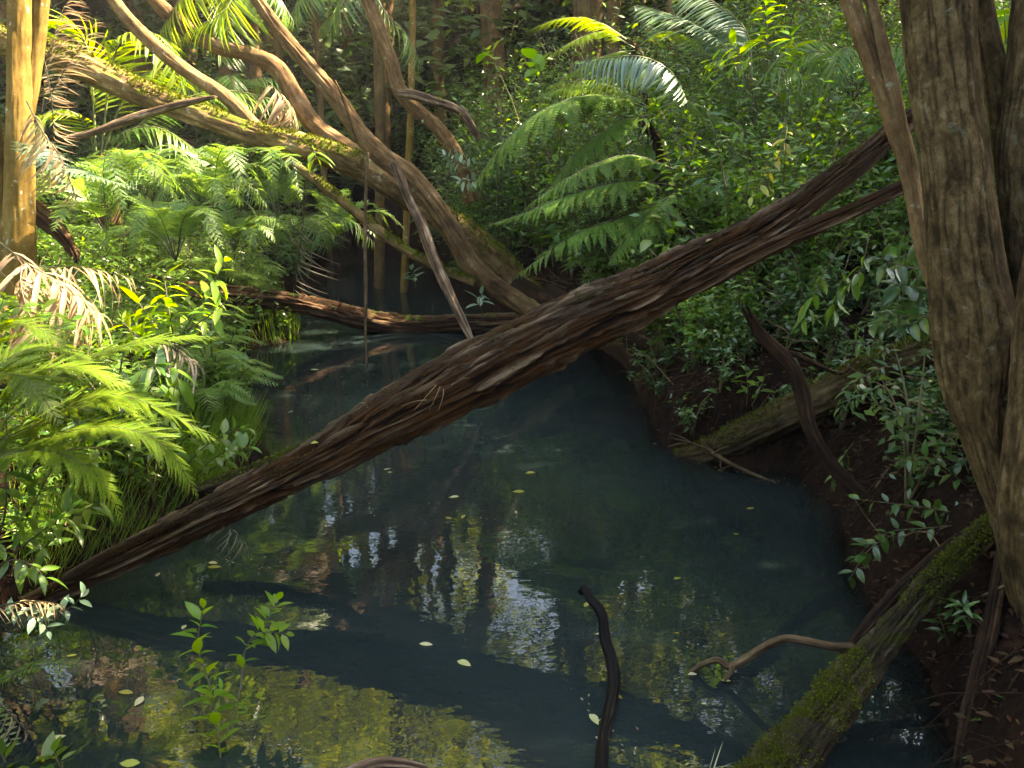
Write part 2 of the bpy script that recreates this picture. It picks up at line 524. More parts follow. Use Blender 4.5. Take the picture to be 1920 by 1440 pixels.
def soil_mat():
    m, nt, N, L = new_mat('forest_soil')
    out = N.new('ShaderNodeOutputMaterial')
    b = N.new('ShaderNodeBsdfPrincipled')
    L.new(b.outputs[0], out.inputs[0])
    g = N.new('ShaderNodeNewGeometry')
    n1 = noise_node(N, L, g.outputs['Position'], 3.0, 8, .7)
    n2 = noise_node(N, L, g.outputs['Position'], 26, 5, .7)
    f = mathn(N, L, 'ADD', mathn(N, L, 'MULTIPLY', n1.outputs[0], .6), mathn(N, L, 'MULTIPLY', n2.outputs[0], .4))
    r = ramp(N, [(.32, (.002, .001, .0008)), (.5, (.010, .004, .0022)), (.7, (.038, .016, .008))])
    L.new(f, r.inputs[0])
    L.new(r.outputs[0], b.inputs['Base Color'])
    b.inputs['Roughness'].default_value = .9
    b.inputs['Specular IOR Level'].default_value = .08
    bp = N.new('ShaderNodeBump')
    bp.inputs['Strength'].default_value = .9
    bp.inputs['Distance'].default_value = .06
    L.new(f, bp.inputs['Height'])
    L.new(bp.outputs[0], b.inputs['Normal'])
    return m
M['soil'] = soil_mat()

M['moss'] = leaf_mat('moss_tuft', (.05, .066, .004), (.10, .115, .009), rough=.8, trans=.2, spec=.1)

def water_mat():
    m, nt, N, L = new_mat('murky_creek_water')
    out = N.new('ShaderNodeOutputMaterial')
    g = N.new('ShaderNodeNewGeometry')
    # ripples: faint, broad
    mp = N.new('ShaderNodeMapping'); mp.inputs['Scale'].default_value = (1.0, 1.6, 1.0)
    L.new(g.outputs['Position'], mp.inputs[0])
    n1 = noise_node(N, L, mp.outputs[0], 2.2, 3, .55)
    n2 = noise_node(N, L, mp.outputs[0], 14, 2, .5)
    h = mathn(N, L, 'ADD', n1.outputs[0], mathn(N, L, 'MULTIPLY', n2.outputs[0], .10))
    bp = N.new('ShaderNodeBump')
    bp.inputs['Strength'].default_value = .055
    bp.inputs['Distance'].default_value = .05
    L.new(h, bp.inputs['Height'])
    gl = N.new('ShaderNodeBsdfGlossy'); gl.inputs['Roughness'].default_value = .015
    L.new(bp.outputs[0], gl.inputs['Normal'])
    fr = N.new('ShaderNodeFresnel'); fr.inputs['IOR'].default_value = 1.58
    L.new(bp.outputs[0], fr.inputs['Normal'])
    # silt suspended in the water: the deeper, the less of the bed shows
    df = N.new('ShaderNodeBsdfDiffuse')
    n3 = noise_node(N, L, g.outputs['Position'], .5, 3, .6)
    r = ramp(N, [(.35, (.009, .0145, .0152)), (.65, (.0145, .0235, .023))])
    L.new(n3.outputs[0], r.inputs[0])
    L.new(r.outputs[0], df.inputs['Color'])
    tp = N.new('ShaderNodeBsdfTransparent'); tp.inputs['Color'].default_value = (.82, .8, .55, 1)
    dp = N.new('ShaderNodeAttribute'); dp.attribute_name = 'depth'
    op = mathn(N, L, 'SUBTRACT', 1.0, mathn(N, L, 'POWER', 2.718, mathn(N, L, 'MULTIPLY', dp.outputs['Fac'], -3.2)))
    m1 = N.new('ShaderNodeMixShader')
    L.new(op, m1.inputs[0]); L.new(tp.outputs[0], m1.inputs[1]); L.new(df.outputs[0], m1.inputs[2])
    m2 = N.new('ShaderNodeMixShader')
    L.new(fr.outputs[0], m2.inputs[0]); L.new(m1.outputs[0], m2.inputs[1]); L.new(gl.outputs[0], m2.inputs[2])
    L.new(m2.outputs[0], out.inputs[0])
    return m
M['water'] = water_mat()
# ------------------------------------------------------------------ the setting: ground and creek
SHORE_PX = [(-330, 1800), (-260, 1500), (-120, 1250), (20, 1140), (200, 1060), (390, 955), (440, 900), (490, 850), (470, 790), (405, 725), (395, 668),
            (470, 655), (545, 640), (560, 612), (500, 585), (560, 560), (610, 520), (660, 492), (740, 490), (820, 520), (870, 570), (980, 610), (1120, 655),
            (1200, 730), (1250, 840), (1330, 868), (1500, 892), (1570, 960), (1590, 1060), (1640, 1150), (1740, 1260), (1800, 1440), (1880, 1640),
            (1500, 1850), (500, 1850)]
SHORE = np.array([pxz(x, y)[:2] for x, y in SHORE_PX])
SHORE[:, 0] += (rng.random(len(SHORE)) - .5) * .05

def shore_dist(P):
    """signed distance to the water's edge, positive on land"""
    A = SHORE
    B = np.roll(SHORE, -1, 0)
    best = np.full(len(P), 1e9)
    inside = np.zeros(len(P), bool)
    for a, b in zip(A, B):
        ab = b - a
        t = np.clip(((P - a) @ ab) / (ab @ ab), 0, 1)
        best = np.minimum(best, np.linalg.norm(P - a - t[:, None] * ab, axis=1))
        c = ((a[1] > P[:, 1]) != (b[1] > P[:, 1])) & (P[:, 0] < (b[0] - a[0]) * (P[:, 1] - a[1]) / (b[1] - a[1] + 1e-12) + a[0])
        inside ^= c
    return np.where(inside, -best, best)

def grow(lo, hi, step, far, g=1.22):
    c = list(np.arange(lo, hi + step / 2, step))
    s = step
    while c[-1] < far:
        s *= g
        c.append(c[-1] + s)
    s = step
    while c[0] > -far:
        s *= g
        c.insert(0, c[0] - s)
    return np.array(c)

GX = grow(-7, 7, .09, 70)
GY = grow(1.0, 14, .09, 90)
XX, YY = np.meshgrid(GX, GY)
PXY = np.column_stack([XX.ravel(), YY.ravel()])
SD = shore_dist(PXY)
mid_x = np.interp(PXY[:, 1], [0, 4, 8, 12, 16, 30], [0, -.2, -.8, -1.6, -2.4, -4])
right = 1 / (1 + np.exp(-(PXY[:, 0] - mid_x) / .5))
o_ = np.maximum(SD, 0)
P3 = np.column_stack([PXY, np.zeros(len(PXY))])
zl = .42 * (1 - np.exp(-o_ / .35)) + .26 * o_ - .012 * np.maximum(o_ - 4, 0) ** 1.2
zr = .75 * (1 - np.exp(-o_ / .30)) + .33 * o_ * np.clip((PXY[:, 1] - 2) / 5, .3, 1)
z = zl * (1 - right) + zr * right
z = np.minimum(z, 3.0 + .35 * o_ * .5)
z += .34 * np.maximum(PXY[:, 1] - 17, 0)
z = np.where(PXY[:, 1] < 2.5, np.minimum(z, .85), z)
z = z + (fbm(P3 * .9, 3, 3) - .5) * .5 * np.clip(o_ / 1.2, 0, 1) + (fbm(P3 * 5, 3, 5) - .5) * (.12 + .34 * right) * np.clip(o_ / .25, 0.2, 1)
zin = -1.5 * (1 - np.exp(SD / .9)) * np.where(PXY[:, 0] < -1.2 - .0 * PXY[:, 1], .75, 1.3) - .03 + (fbm(P3 * 3, 3, 9) - .5) * .12
z = np.where(SD > 0, z, np.minimum(zin, -.01))
z = np.minimum(z, 16)
GZ = z.reshape(XX.shape)

def ground(x, y):
    x, y = np.atleast_1d(np.asarray(x, float)), np.atleast_1d(np.asarray(y, float))
    i = np.clip(np.searchsorted(GX, x) - 1, 0, len(GX) - 2)
    j = np.clip(np.searchsorted(GY, y) - 1, 0, len(GY) - 2)
    u = np.clip((x - GX[i]) / (GX[i + 1] - GX[i]), 0, 1)
    v = np.clip((y - GY[j]) / (GY[j + 1] - GY[j]), 0, 1)
    return GZ[j, i] * (1 - u) * (1 - v) + GZ[j, i + 1] * u * (1 - v) + GZ[j + 1, i] * (1 - u) * v + GZ[j + 1, i + 1] * u * v

def grid_faces(ny, nx):
    i = np.arange(ny - 1)[:, None] * nx + np.arange(nx - 1)[None]
    return np.stack([i, i + 1, i + nx + 1, i + nx], -1).reshape(-1, 4)

V = np.column_stack([PXY, GZ.ravel()])
tag(put('ground', make_mesh('ground', V, grid_faces(*XX.shape), M['soil'])), 'dark brown forest floor of the creek banks and hillside', 'ground', kind='structure')

wx, wy = np.arange(-7.5, 6.01, .1), np.arange(1.0, 22.5, .1)
WX, WY = np.meshgrid(wx, wy)
wd = np.maximum(-ground(WX.ravel(), WY.ravel()), 0)
V = np.column_stack([WX.ravel(), WY.ravel(), np.zeros(WX.size)])
F = grid_faces(*WX.shape)
keep = (-ground(V[:, 0], V[:, 1]) > -.35)
F = F[keep[F].any(1)]
tag(put('water', make_mesh('water', V, F, M['water'], attrs={'depth': wd})), 'still dark murky creek water reflecting the trees', 'water', kind='structure')

# ------------------------------------------------------------------ logs, trunks and limbs
def D3(ctrl):
    """[(x, y, D, width in pixels)] -> world points and radii"""
    P, R = [], []
    for x, y, D, w in ctrl:
        p = px(x, y, D)
        P.append(p)
        R.append(.49 * w / FPX * (p[1] * CP - (p[2] - CAM_H) * SP))
    return np.array(P), np.array(R)

def moss_tufts(V, A, seg_root, n, seed, size=.014, lo=.1, thr=.5, name='moss'):
    """small tufts of moss standing on the upper side of a bark tube"""
    r = np.random.default_rng(seed)
    b = A['bark']
    Rm = np.linalg.norm(b[0, :2]) + 1e-6
    c = b[:, :2] / Rm
    # outward direction from the tube's own ring centres
    L = np.round(b[:, 2], 5)
    uq, inv = np.unique(L, return_inverse=True)
    cnt = np.bincount(inv)
    cen = np.stack([np.bincount(inv, V[:, k]) / cnt for k in range(3)], -1)[inv]
    nn = norm(V - cen)
    w = fbm(b * 5.5, 3, seed) + .12 * nn[:, 2]
    idx = np.where((nn[:, 2] > lo) & (w > thr))[0]
    if not len(idx): return None
    idx = r.choice(idx, n)
    u = nn[idx] + r.normal(0, .5, (n, 3))
    p = V[idx] + r.normal(0, .006, (n, 3)) - nn[idx] * .002
    W, F = scatter(quadleaf(.35), frame(u, r.normal(0, 1, (n, 3))), p, size * r.uniform(.5, 1.4, n))
    if isinstance(seg_root, bpy.types.Object) and seg_root.type == 'EMPTY':
        o = part(name, W, F, M['moss'], seg_root)
    else:
        Lc = np.array(seg_root.location)
        o = put(name, make_mesh(name, W - Lc, F, M['moss']), seg_root)
    o['kind'] = 'stuff'
    return o

def trunk(name, ctrl, mat, root=None, k=1.0, label=None, cat=None, group=None, world=None, parent=None, moss=None, **kw):
    P, R = world if world else D3(ctrl)
    R = np.asarray(R) * k
    V, F, A = tube(P, R, **kw)
    o = solo(name, V, F, mat, label, cat, group, A) if root is None else part(name, V, F, mat, root, A, parent=parent)
    if moss:
        moss_tufts(V, A, root or o, moss[0], kw.get('seed', 0), *moss[1:])
    return o

# the big weathered log that crosses the pool from the left bank up to the right-hand tree
LOG = [(40, 1138, 3.95, 14), (110, 1106, 4.02, 24), (250, 1034, 4.12, 42), (400, 962, 4.25, 54), (520, 902, 4.38, 66), (620, 850, 4.49, 78), (720, 792, 4.60, 98), (800, 748, 4.70, 108),
       (950, 670, 4.83, 110), (1080, 604, 4.92, 110), (1200, 553, 5.0, 92), (1300, 498, 5.07, 68), (1420, 436, 5.16, 54), (1520, 370, 5.24, 46), (1640, 276, 5.34, 36), (1730, 210, 5.42, 34), (1850, 120, 5.52, 30)]
log = thing('fallen_log', 'big weathered stringy log lying aslant across the pool from left bank to right tree', 'log', px(110, 1108, 4.02))
trunk('trunk', LOG, M['log'], log, k=1.08, seg=170, step=.010, kind='string', amp=.03, seed=4, lump=.14, moss=(2500, .011, .55, .58))
trunk('limb', [(1180, 590, 4.93, 40), (1290, 540, 4.96, 40), (1400, 482, 5.0, 36), (1500, 436, 5.03, 32), (1600, 392, 5.06, 28), (1690, 350, 5.1, 25), (1790, 305, 5.16, 24)],
      M['log'], log, seg=70, step=.012, kind='string', amp=.014, seed=8, lump=.12)
# loose strips of bark and splinters standing off its upper side
LP, LR = D3(LOG)
LA, Ls = resample(LP, LR, .01)
LT, LN, LB = frames(LA[:, :3])
def log_point(f, ang, lift=0.0):
    i = int(f * (len(LA) - 1))
    up = norm(np.array([0, 0, 1.0]) - LT[i] * LT[i][2])
    side = np.cross(LT[i], up)                      # towards the camera for a log that runs left to right
    if side[1] > 0: side = -side
    n = up * math.cos(ang) + side * math.sin(ang)
    return LA[i, :3] + n * (LA[i, 3] + lift), LT[i], n
for k in range(60):
    f0 = rng.uniform(.13, .86)
    ln = rng.uniform(.03, .10)
    a0 = rng.uniform(-.35, 1.7) if k < 42 else rng.uniform(-.5, .3)
    n = 9
    pts, w = [], rng.uniform(.006, .02)
    lift = rng.uniform(.004, .02)
    for q in range(n):
        t = q / (n - 1)
        p, tv, nn = log_point(min(f0 + ln * t, .99), a0 + .12 * math.sin(3 * t + k), lift * (1 if q not in (0,) else -.2) + (.02 * (t - .8) * 5 if t > .8 and k % 4 == 0 else 0))
        pts.append((p, nn, tv))
    V = []
    for q, (p, nn, tv) in enumerate(pts):
        s = np.cross(tv, nn)
        ww = w * (math.sin(math.pi * min(.97, max(.06, q / (n - 1)))) ** .6) * rng.uniform(.7, 1.2)
        V += [p - s * ww - nn * .012, p + nn * rng.uniform(.0, .006), p + s * ww - nn * .012]
    V = np.array(V)
    F = []
    for q in range(n - 1):
        b = 3 * q
        F += [[b, b + 1, b + 4, b + 3], [b + 1, b + 2, b + 5, b + 4]]
    bark = np.column_stack([V[:, 0] * 0 + rng.random() * 3, np.tile([0, .05, .1], n), np.repeat(np.arange(n) * .05, 3)])
    part('bark_strip', V, np.array(F), M['log'], log, {'bark': bark, 'ridge': np.full(len(V), rng.uniform(.2, .9))}, smooth=False)
for k, (x, y, x2, y2) in enumerate([(825, 725, 805, 768), (832, 730, 822, 770), (818, 722, 776, 770), (800, 750, 752, 762), (846, 722, 880, 708), (690, 765, 672, 755)]):
    V, F = simple_tube([px(x, y, 4.5), px((x + x2) / 2 + 3, (y + y2) / 2 - 4, 4.45), px(x2, y2, 4.43)], .0028, .001, 5, 6)
    part('splinter', V, F, M['dead'], log)
# flaky plates of bark piled on its back
for k in range(16):
    x = rng.uniform(1120, 1215)
    f = np.interp(x, [c[0] for c in LOG], np.linspace(0, 1, len(LOG)))
    i = np.argmin(np.abs(LA[:, 0] - px(x, 560, 4.97)[0]))
    p, tv, nn = log_point(i / (len(LA) - 1), rng.uniform(-.5, .8), .006)
    s = np.cross(tv, nn)
    l, w = rng.uniform(.03, .07), rng.uniform(.012, .025)
    V = np.array([p - tv * l - s * w, p + tv * l - s * w * .7, p + tv * l * .9 + s * w, p - tv * l * .8 + s * w * .8])
    V = np.vstack([V + nn * rng.uniform(0, .02, (4, 1)), V - nn * .008])
    part('bark_flake', V, np.array([[0, 1, 2, 3], [7, 6, 5, 4], [0, 4, 5, 1], [1, 5, 6, 2], [2, 6, 7, 3], [3, 7, 4, 0]]), M['log'], log,
         {'bark': V - p, 'ridge': np.full(8, .5)}, smooth=False)

# the mossy old log half hidden behind its foot
trunk('mossy_stub', [(360, 925, 4.75, 36), (480, 885, 4.85, 40), (600, 828, 4.95, 34), (690, 772, 5.0, 22)], M['mossy_log'], label='short moss topped log tucked behind the foot of the slanting log',
      cat='log', k=0.75, seg=40, step=.02, kind='string', amp=.012, seed=31, moss=(2500, .014, .1, .45))

# the many-stemmed tree on the right bank
tree = thing('forked_tree', 'large rough barked tree with several trunks on the right bank', 'tree', pxz(1890, 1240))
trunk('trunk', [(1745, -190, 4.05, 132), (1757, 0, 3.95, 130), (1772, 160, 3.85, 123), (1792, 320, 3.75, 123), (1809, 480, 3.65, 132), (1830, 640, 3.55, 148), (1838, 740, 3.48, 126),
      (1850, 800, 3.44, 98), (1872, 900, 3.38, 72), (1892, 960, 3.35, 66), (1915, 1060, 3.32, 66), (1940, 1160, 3.3, 66), (1940, 1290, 3.28, 90), (1940, 1400, 3.27, 110)], M['big_bark'], tree, seg=170, step=.014,
      kind='furrow', amp=.008, seed=12, lump=.05)
trunk('trunk', [(1995, -150, 3.9, 120), (1970, 0, 3.85, 126), (1960, 100, 3.8, 124), (1947, 200, 3.78, 122), (1936, 300, 3.75, 116), (1940, 500, 3.68, 100), (1950, 700, 3.6, 90)], M['big_bark'], tree, seg=120, step=.018,
      kind='furrow', amp=.008, seed=22, lump=.05)
trunk('trunk', [(2010, 380, 3.3, 124), (1980, 560, 3.25, 126), (1962, 760, 3.2, 126), (1945, 900, 3.15, 124), (1938, 1000, 3.13, 118), (1946, 1080, 3.12, 116), (1964, 1160, 3.1, 110), (1960, 1250, 3.08, 132), (1950, 1400, 3.06, 180)],
      M['big_bark'], tree, seg=120, step=.016, kind='furrow', amp=.008, seed=25, lump=.05)
trunk('stem', [(1832, -80, 4.2, 32), (1843, 0, 4.15, 34), (1854, 80, 4.05, 42), (1872, 160, 3.98, 48), (1890, 260, 3.9, 56), (1905, 360, 3.85, 60)], M['big_bark'], tree, seg=60, step=.02, kind='furrow', amp=.006, seed=28)
# swollen knot on the main trunk's left side
trunk('knot', [(1784, 700, 3.5, 14), (1800, 750, 3.45, 38), (1816, 795, 3.43, 40), (1838, 840, 3.41, 22)], M['big_bark'], tree, seg=40, step=.015, kind='smooth', amp=.012, seed=36, lump=.2)

slim = thing('slender_tree', 'slender pale tree forking in two in front of the rough barked trunks', 'tree', px(1735, 640, 4.25))
trunk('trunk', [(1570, -120, 4.5, 32), (1594, 0, 4.45, 33), (1614, 60, 4.4, 33), (1632, 110, 4.37, 32), (1652, 160, 4.35, 32), (1671, 205, 4.33, 40), (1684, 250, 4.32, 38), (1700, 300, 4.3, 33), (1712, 360, 4.28, 31), (1722, 420, 4.26, 29), (1734, 480, 4.25, 27),
      (1762, 560, 4.2, 30), (1806, 680, 4.1, 34), (1850, 850, 4.0, 38), (1880, 1000, 3.95, 44)], M['slim_bark'], slim, seg=60, step=.02, kind='smooth', amp=.007, seed=41, lump=.12)
trunk('trunk', [(1618, -100, 4.5, 20), (1633, 0, 4.43, 21), (1648, 60, 4.38, 24), (1660, 110, 4.34, 26), (1673, 160, 4.31, 26), (1684, 210, 4.3, 24), (1692, 250, 4.3, 18)], M['slim_bark'], slim, seg=40, step=.02, kind='smooth', amp=.004, seed=43)

# the great fallen tree over the back of the pool: one trunk from the far root, its limbs rising
fall = thing('fallen_tree', 'great mossy fallen tree reaching from the far bank to the upper left', 'tree', px(1000, 575, 10.4))
trunk('trunk', [(-60, 62, 8.9, 56), (20, 80, 9.0, 56), (110, 106, 9.2, 56), (190, 140, 9.3, 52), (270, 176, 9.4, 47), (350, 208, 9.5, 43), (420, 232, 9.6, 43), (500, 258, 9.7, 46), (580, 278, 9.8, 49),
      (650, 302, 9.9, 51), (720, 336, 10, 53), (790, 382, 10.1, 51), (860, 430, 10.2, 51), (920, 482, 10.3, 54), (975, 545, 10.4, 62), (1030, 600, 10.5, 80)], M['fallen_bark'], fall, seg=70, step=.03,
      kind='smooth', amp=.022, seed=51, lump=.12, moss=(7000, .03, .0, .54))
trunk('limb', [(185, -40, 9.6, 32), (240, 35, 9.6, 36), (300, 95, 9.65, 38), (360, 140, 9.7, 38), (420, 180, 9.7, 38), (470, 228, 9.7, 40), (500, 258, 9.75, 44)], M['slim_bark'], fall, k=0.68, seg=36, step=.04,
      kind='smooth', amp=.01, seed=53)
trunk('limb', [(255, -40, 10.4, 34), (290, 0, 10.4, 36), (345, 50, 10.4, 42), (410, 88, 10.4, 42), (470, 102, 10.4, 44), (520, 128, 10.35, 46), (552, 180, 10.3, 52), (590, 235, 10.2, 50), (640, 272, 10.1, 48), (690, 300, 10.05, 46)],
      M['limb_bark'], fall, k=0.68, seg=44, step=.04, kind='smooth', amp=.016, seed=55, lump=.12)
trunk('limb', [(530, 292, 9.6, 26), (580, 330, 9.5, 30), (640, 376, 9.45, 32), (700, 424, 9.4, 32), (760, 468, 9.3, 30), (830, 505, 9.25, 26), (890, 530, 9.2, 22)], M['fallen_bark'], fall, k=0.6, seg=30, step=.04,
      kind='smooth', amp=.01, seed=57, moss=(1800, .025, .1, .5))
# second trunk, crossing in front
cross = thing('leaning_tree', 'brown leaning tree crossing in front of the mossy fallen trunk', 'tree', px(1010, 590, 9.4))
trunk('trunk', [(455, -50, 9.2, 34), (485, 5, 9.2, 36), (530, 65, 9.25, 38), (580, 125, 9.3, 40), (630, 185, 9.3, 44), (675, 250, 9.3, 50), (720, 295, 9.3, 54), (770, 330, 9.3, 56), (815, 385, 9.3, 56), (850, 440, 9.3, 56),
      (885, 500, 9.3, 54), (940, 545, 9.35, 52), (1010, 590, 9.4, 60), (1080, 625, 9.5, 66)], M['limb_bark'], cross, k=0.68, seg=60, step=.03, kind='smooth', amp=.018, seed=61, lump=.1)
trunk('broken_branch', [(738, 305, 9.1, 26), (755, 345, 9.05, 26), (772, 385, 9.0, 26), (792, 425, 8.9, 30), (812, 480, 8.7, 30), (840, 545, 8.5, 28), (868, 605, 8.3, 22), (888, 650, 8.15, 14), (903, 700, 8.05, 10)], M['grey_wood'], cross, k=0.68, seg=30, step=.025,
      kind='string', amp=.008, seed=63)
trunk('stub', [(672, 262, 9.25, 22), (652, 205, 9.15, 13), (638, 172, 9.1, 7), (628, 150, 9.1, 2)], M['limb_bark'], cross, k=0.7, seg=16, step=.02, kind='string', amp=.004, seed=65)
# third tree further back
bent = thing('bent_tree', 'orange brown bent trunk rising behind the crossing fallen trunks', 'tree', px(870, 330, 12.6))
trunk('trunk', [(668, -70, 12.6, 40), (690, 0, 12.6, 44), (712, 60, 12.6, 46), (735, 120, 12.6, 46), (750, 170, 12.6, 46), (780, 205, 12.6, 46), (820, 240, 12.6, 44), (850, 280, 12.6, 44), (872, 330, 12.6, 46), (885, 380, 12.6, 50)],
      M['limb_bark'], bent, k=0.58, seg=44, step=.04, kind='smooth', amp=.018, seed=71, lump=.12)
trunk('broken_branch', [(748, 176, 12.35, 22), (775, 178, 12.3, 24), (815, 190, 12.3, 22), (858, 206, 12.3, 20), (882, 232, 12.35, 18), (900, 262, 12.4, 16)], M['grey_wood'], bent, k=0.8, seg=24, step=.03, kind='string', amp=.012, seed=73)

trunk('bare_branch', [(122, 262, 8.4, 12), (180, 247, 8.4, 16), (250, 222, 8.4, 19), (320, 200, 8.4, 17), (370, 188, 8.4, 14), (400, 182, 8.4, 8)], M['grey_wood'], label='bare grey brown branch lying across the mossy fallen trunk', cat='branch',
      k=.85, seg=24, step=.02, kind='string', amp=.006, seed=75, jag=.06, lump=.15)

# the low log lying over the back of the pool
low = thing('floating_log', 'long dark reddish log lying low over the water at the back', 'log', px(640, 590, 11.6))
trunk('trunk', [(270, 530, 9.5, 44), (340, 543, 9.9, 46), (430, 552, 10.3, 46), (520, 562, 10.7, 46), (600, 578, 11.0, 48), (660, 594, 11.2, 50), (720, 606, 11.3, 48), (800, 610, 11.4, 44), (880, 607, 11.3, 42), (970, 604, 11.2, 40), (1060, 600, 11.1, 40)],
      M['log_back'], low, k=0.76, seg=60, step=.03, kind='string', amp=.028, seed=81, lump=.12)

# pale trunks on the left bank
lt = thing('smooth_tree', 'smooth yellowish tree with two trunks on the left bank', 'tree', px(35, 520, 6.6))
trunk('trunk', [(38, -120, 6.9, 40), (36, 0, 6.85, 40), (36, 100, 6.8, 41), (36, 200, 6.7, 45), (37, 300, 6.65, 49), (36, 400, 6.6, 53), (34, 500, 6.6, 62), (28, 570, 6.6, 80)], M['left_bark'], lt, seg=60, step=.03, kind='smooth', amp=.01, seed=91, lump=.06)
trunk('trunk', [(92, -120, 7.0, 30), (78, 0, 6.95, 29), (71, 80, 6.9, 26), (62, 160, 6.8, 22), (54, 220, 6.75, 18), (46, 280, 6.7, 16)], M['left_bark'], lt, seg=36, step=.03, kind='smooth', amp=.006, seed=93)
trunk('trunk', [(-45, 80, 6.8, 40), (-22, 220, 6.7, 40), (-4, 340, 6.65, 42), (10, 450, 6.6, 48), (18, 560, 6.6, 60)], M['left_bark'], lt, seg=40, step=.03, kind='smooth', amp=.008, seed=95)
trunk('dead_log', [(-60, 350, 7.4, 40), (40, 385, 7.3, 44), (95, 420, 7.2, 38), (132, 462, 7.1, 20), (142, 480, 7.05, 8)], M['log_back'], label='dark rotten log on the left bank behind the smooth trunks', cat='log', seg=40, step=.03, kind='string', amp=.02, seed=97, jag=.12)

# right bank: mossy log running into the water, snag, twig
trunk('bank_log', [(1268, 856, 6.35, 34), (1320, 848, 6.25, 66), (1400, 815, 6.1, 78), (1480, 775, 5.95, 84), (1560, 735, 5.8, 88), (1650, 690, 5.6, 84), (1740, 655, 5.45, 80), (1850, 610, 5.3, 80)], M['bank_bark'], label='thick mossy log running down the right bank into the water',
      cat='log', k=0.74, seg=70, step=.02, kind='smooth', amp=.02, seed=101, lump=.12, moss=(5000, .02, .0, .5))
snag = thing('broken_snag', 'dead crooked branch with a splintered top leaning against the right bank', 'branch', px(1615, 925, 4.7))
trunk('trunk', [(1650, 965, 4.6, 30), (1600, 915, 4.7, 34), (1550, 860, 4.8, 33), (1520, 805, 4.88, 31), (1505, 745, 4.95, 31), (1488, 695, 5.0, 33), (1455, 655, 5.05, 31), (1425, 625, 5.1, 25), (1408, 597, 5.12, 18)], M['root'], snag, k=0.82, seg=40, step=.012, kind='string', amp=.008, seed=103, jag=.12, lump=.2)
trunk('branch', [(1462, 655, 5.05, 16), (1500, 668, 5.2, 14), (1545, 690, 5.35, 12), (1580, 700, 5.5, 8), (1610, 670, 5.6, 4)], M['root'], snag, k=0.7, seg=14, step=.03, kind='smooth', amp=.004, seed=104)
tw = thing('forked_twig', 'pale dry forked twig caught on the mossy log end and dipping in the water', 'twig', px(1400, 880, 5.9))
trunk('stem', [(1316, 824, 6.0, 5), (1330, 845, 5.98, 9), (1375, 872, 5.9, 8), (1415, 890, 5.82, 6), (1460, 908, 5.72, 3)], M['twig'], tw, seg=10, step=.02, kind='smooth', amp=.002, seed=105)
for (a, b) in [((1350, 858), (1352, 882)), ((1375, 872), (1350, 885)), ((1332, 846), (1262, 822)), ((1300, 834), (1256, 812)), ((1295, 832), (1252, 838)), ((1340, 850), (1365, 838))]:
    trunk('shoot', [(*a, 5.95, 4), ((a[0] + b[0]) / 2, (a[1] + b[1]) / 2 - 3, 5.93, 3.4), (*b, 5.9, 2)], M['twig'], tw, seg=7, step=.02, kind='smooth', amp=.001, seed=106)

# bottom right: mossy log with a side limb and its crooked bare branch, thin trunk beside it
ml = thing('mossy_log', 'moss covered log slanting down to the water at the lower right', 'log', px(1650, 1215, 3.15))
trunk('trunk', [(1400, 1500, 2.55, 100), (1460, 1440, 2.68, 94), (1530, 1360, 2.82, 78), (1595, 1280, 2.98, 68), (1640, 1225, 3.1, 54), (1700, 1150, 3.24, 43), (1760, 1085, 3.36, 40), (1815, 1030, 3.46, 36), (1870, 975, 3.55, 34)], M['mossy_log'], ml, seg=110, step=.011,
      kind='smooth', amp=.03, seed=111, lump=.16, moss=(7000, .011, -.1, .57))
trunk('limb', [(1585, 1235, 3.2, 40), (1625, 1180, 3.28, 38), (1665, 1130, 3.38, 34), (1710, 1085, 3.5, 30), (1770, 1030, 3.62, 28), (1850, 975, 3.72, 28)], M['root'], ml, k=0.74, seg=40, step=.012, kind='string', amp=.006, seed=113)
br = trunk('branch', [(1600, 1214, 3.2, 22), (1560, 1212, 3.2, 20), (1510, 1202, 3.22, 20), (1470, 1198, 3.24, 19), (1430, 1216, 3.26, 19), (1392, 1240, 3.28, 20), (1366, 1250, 3.3, 20), (1345, 1238, 3.32, 16), (1318, 1246, 3.34, 14), (1292, 1262, 3.36, 10)],
      M['twig'], ml, k=0.74, seg=26, step=.008, kind='string', amp=.0035, seed=115, lump=.2, jag=.02)
trunk('fork', [(1374, 1246, 3.29, 17), (1370, 1262, 3.27, 13), (1358, 1276, 3.25, 7)], M['twig'], ml, k=0.75, seg=14, step=.01, kind='smooth', amp=.002, seed=117, parent=None)
trunk('thin_trunk', [(1885, 1030, 3.3, 42), (1872, 1100, 3.22, 44), (1858, 1180, 3.12, 46), (1840, 1260, 3.0, 52), (1822, 1350, 2.88, 58), (1808, 1440, 2.75, 58), (1800, 1540, 2.62, 60)], M['root'], label='thin reddish trunk standing under the rough barked tree', cat='root',
      k=0.74, seg=50, step=.012, kind='string', amp=.008, seed=119, lump=.15)

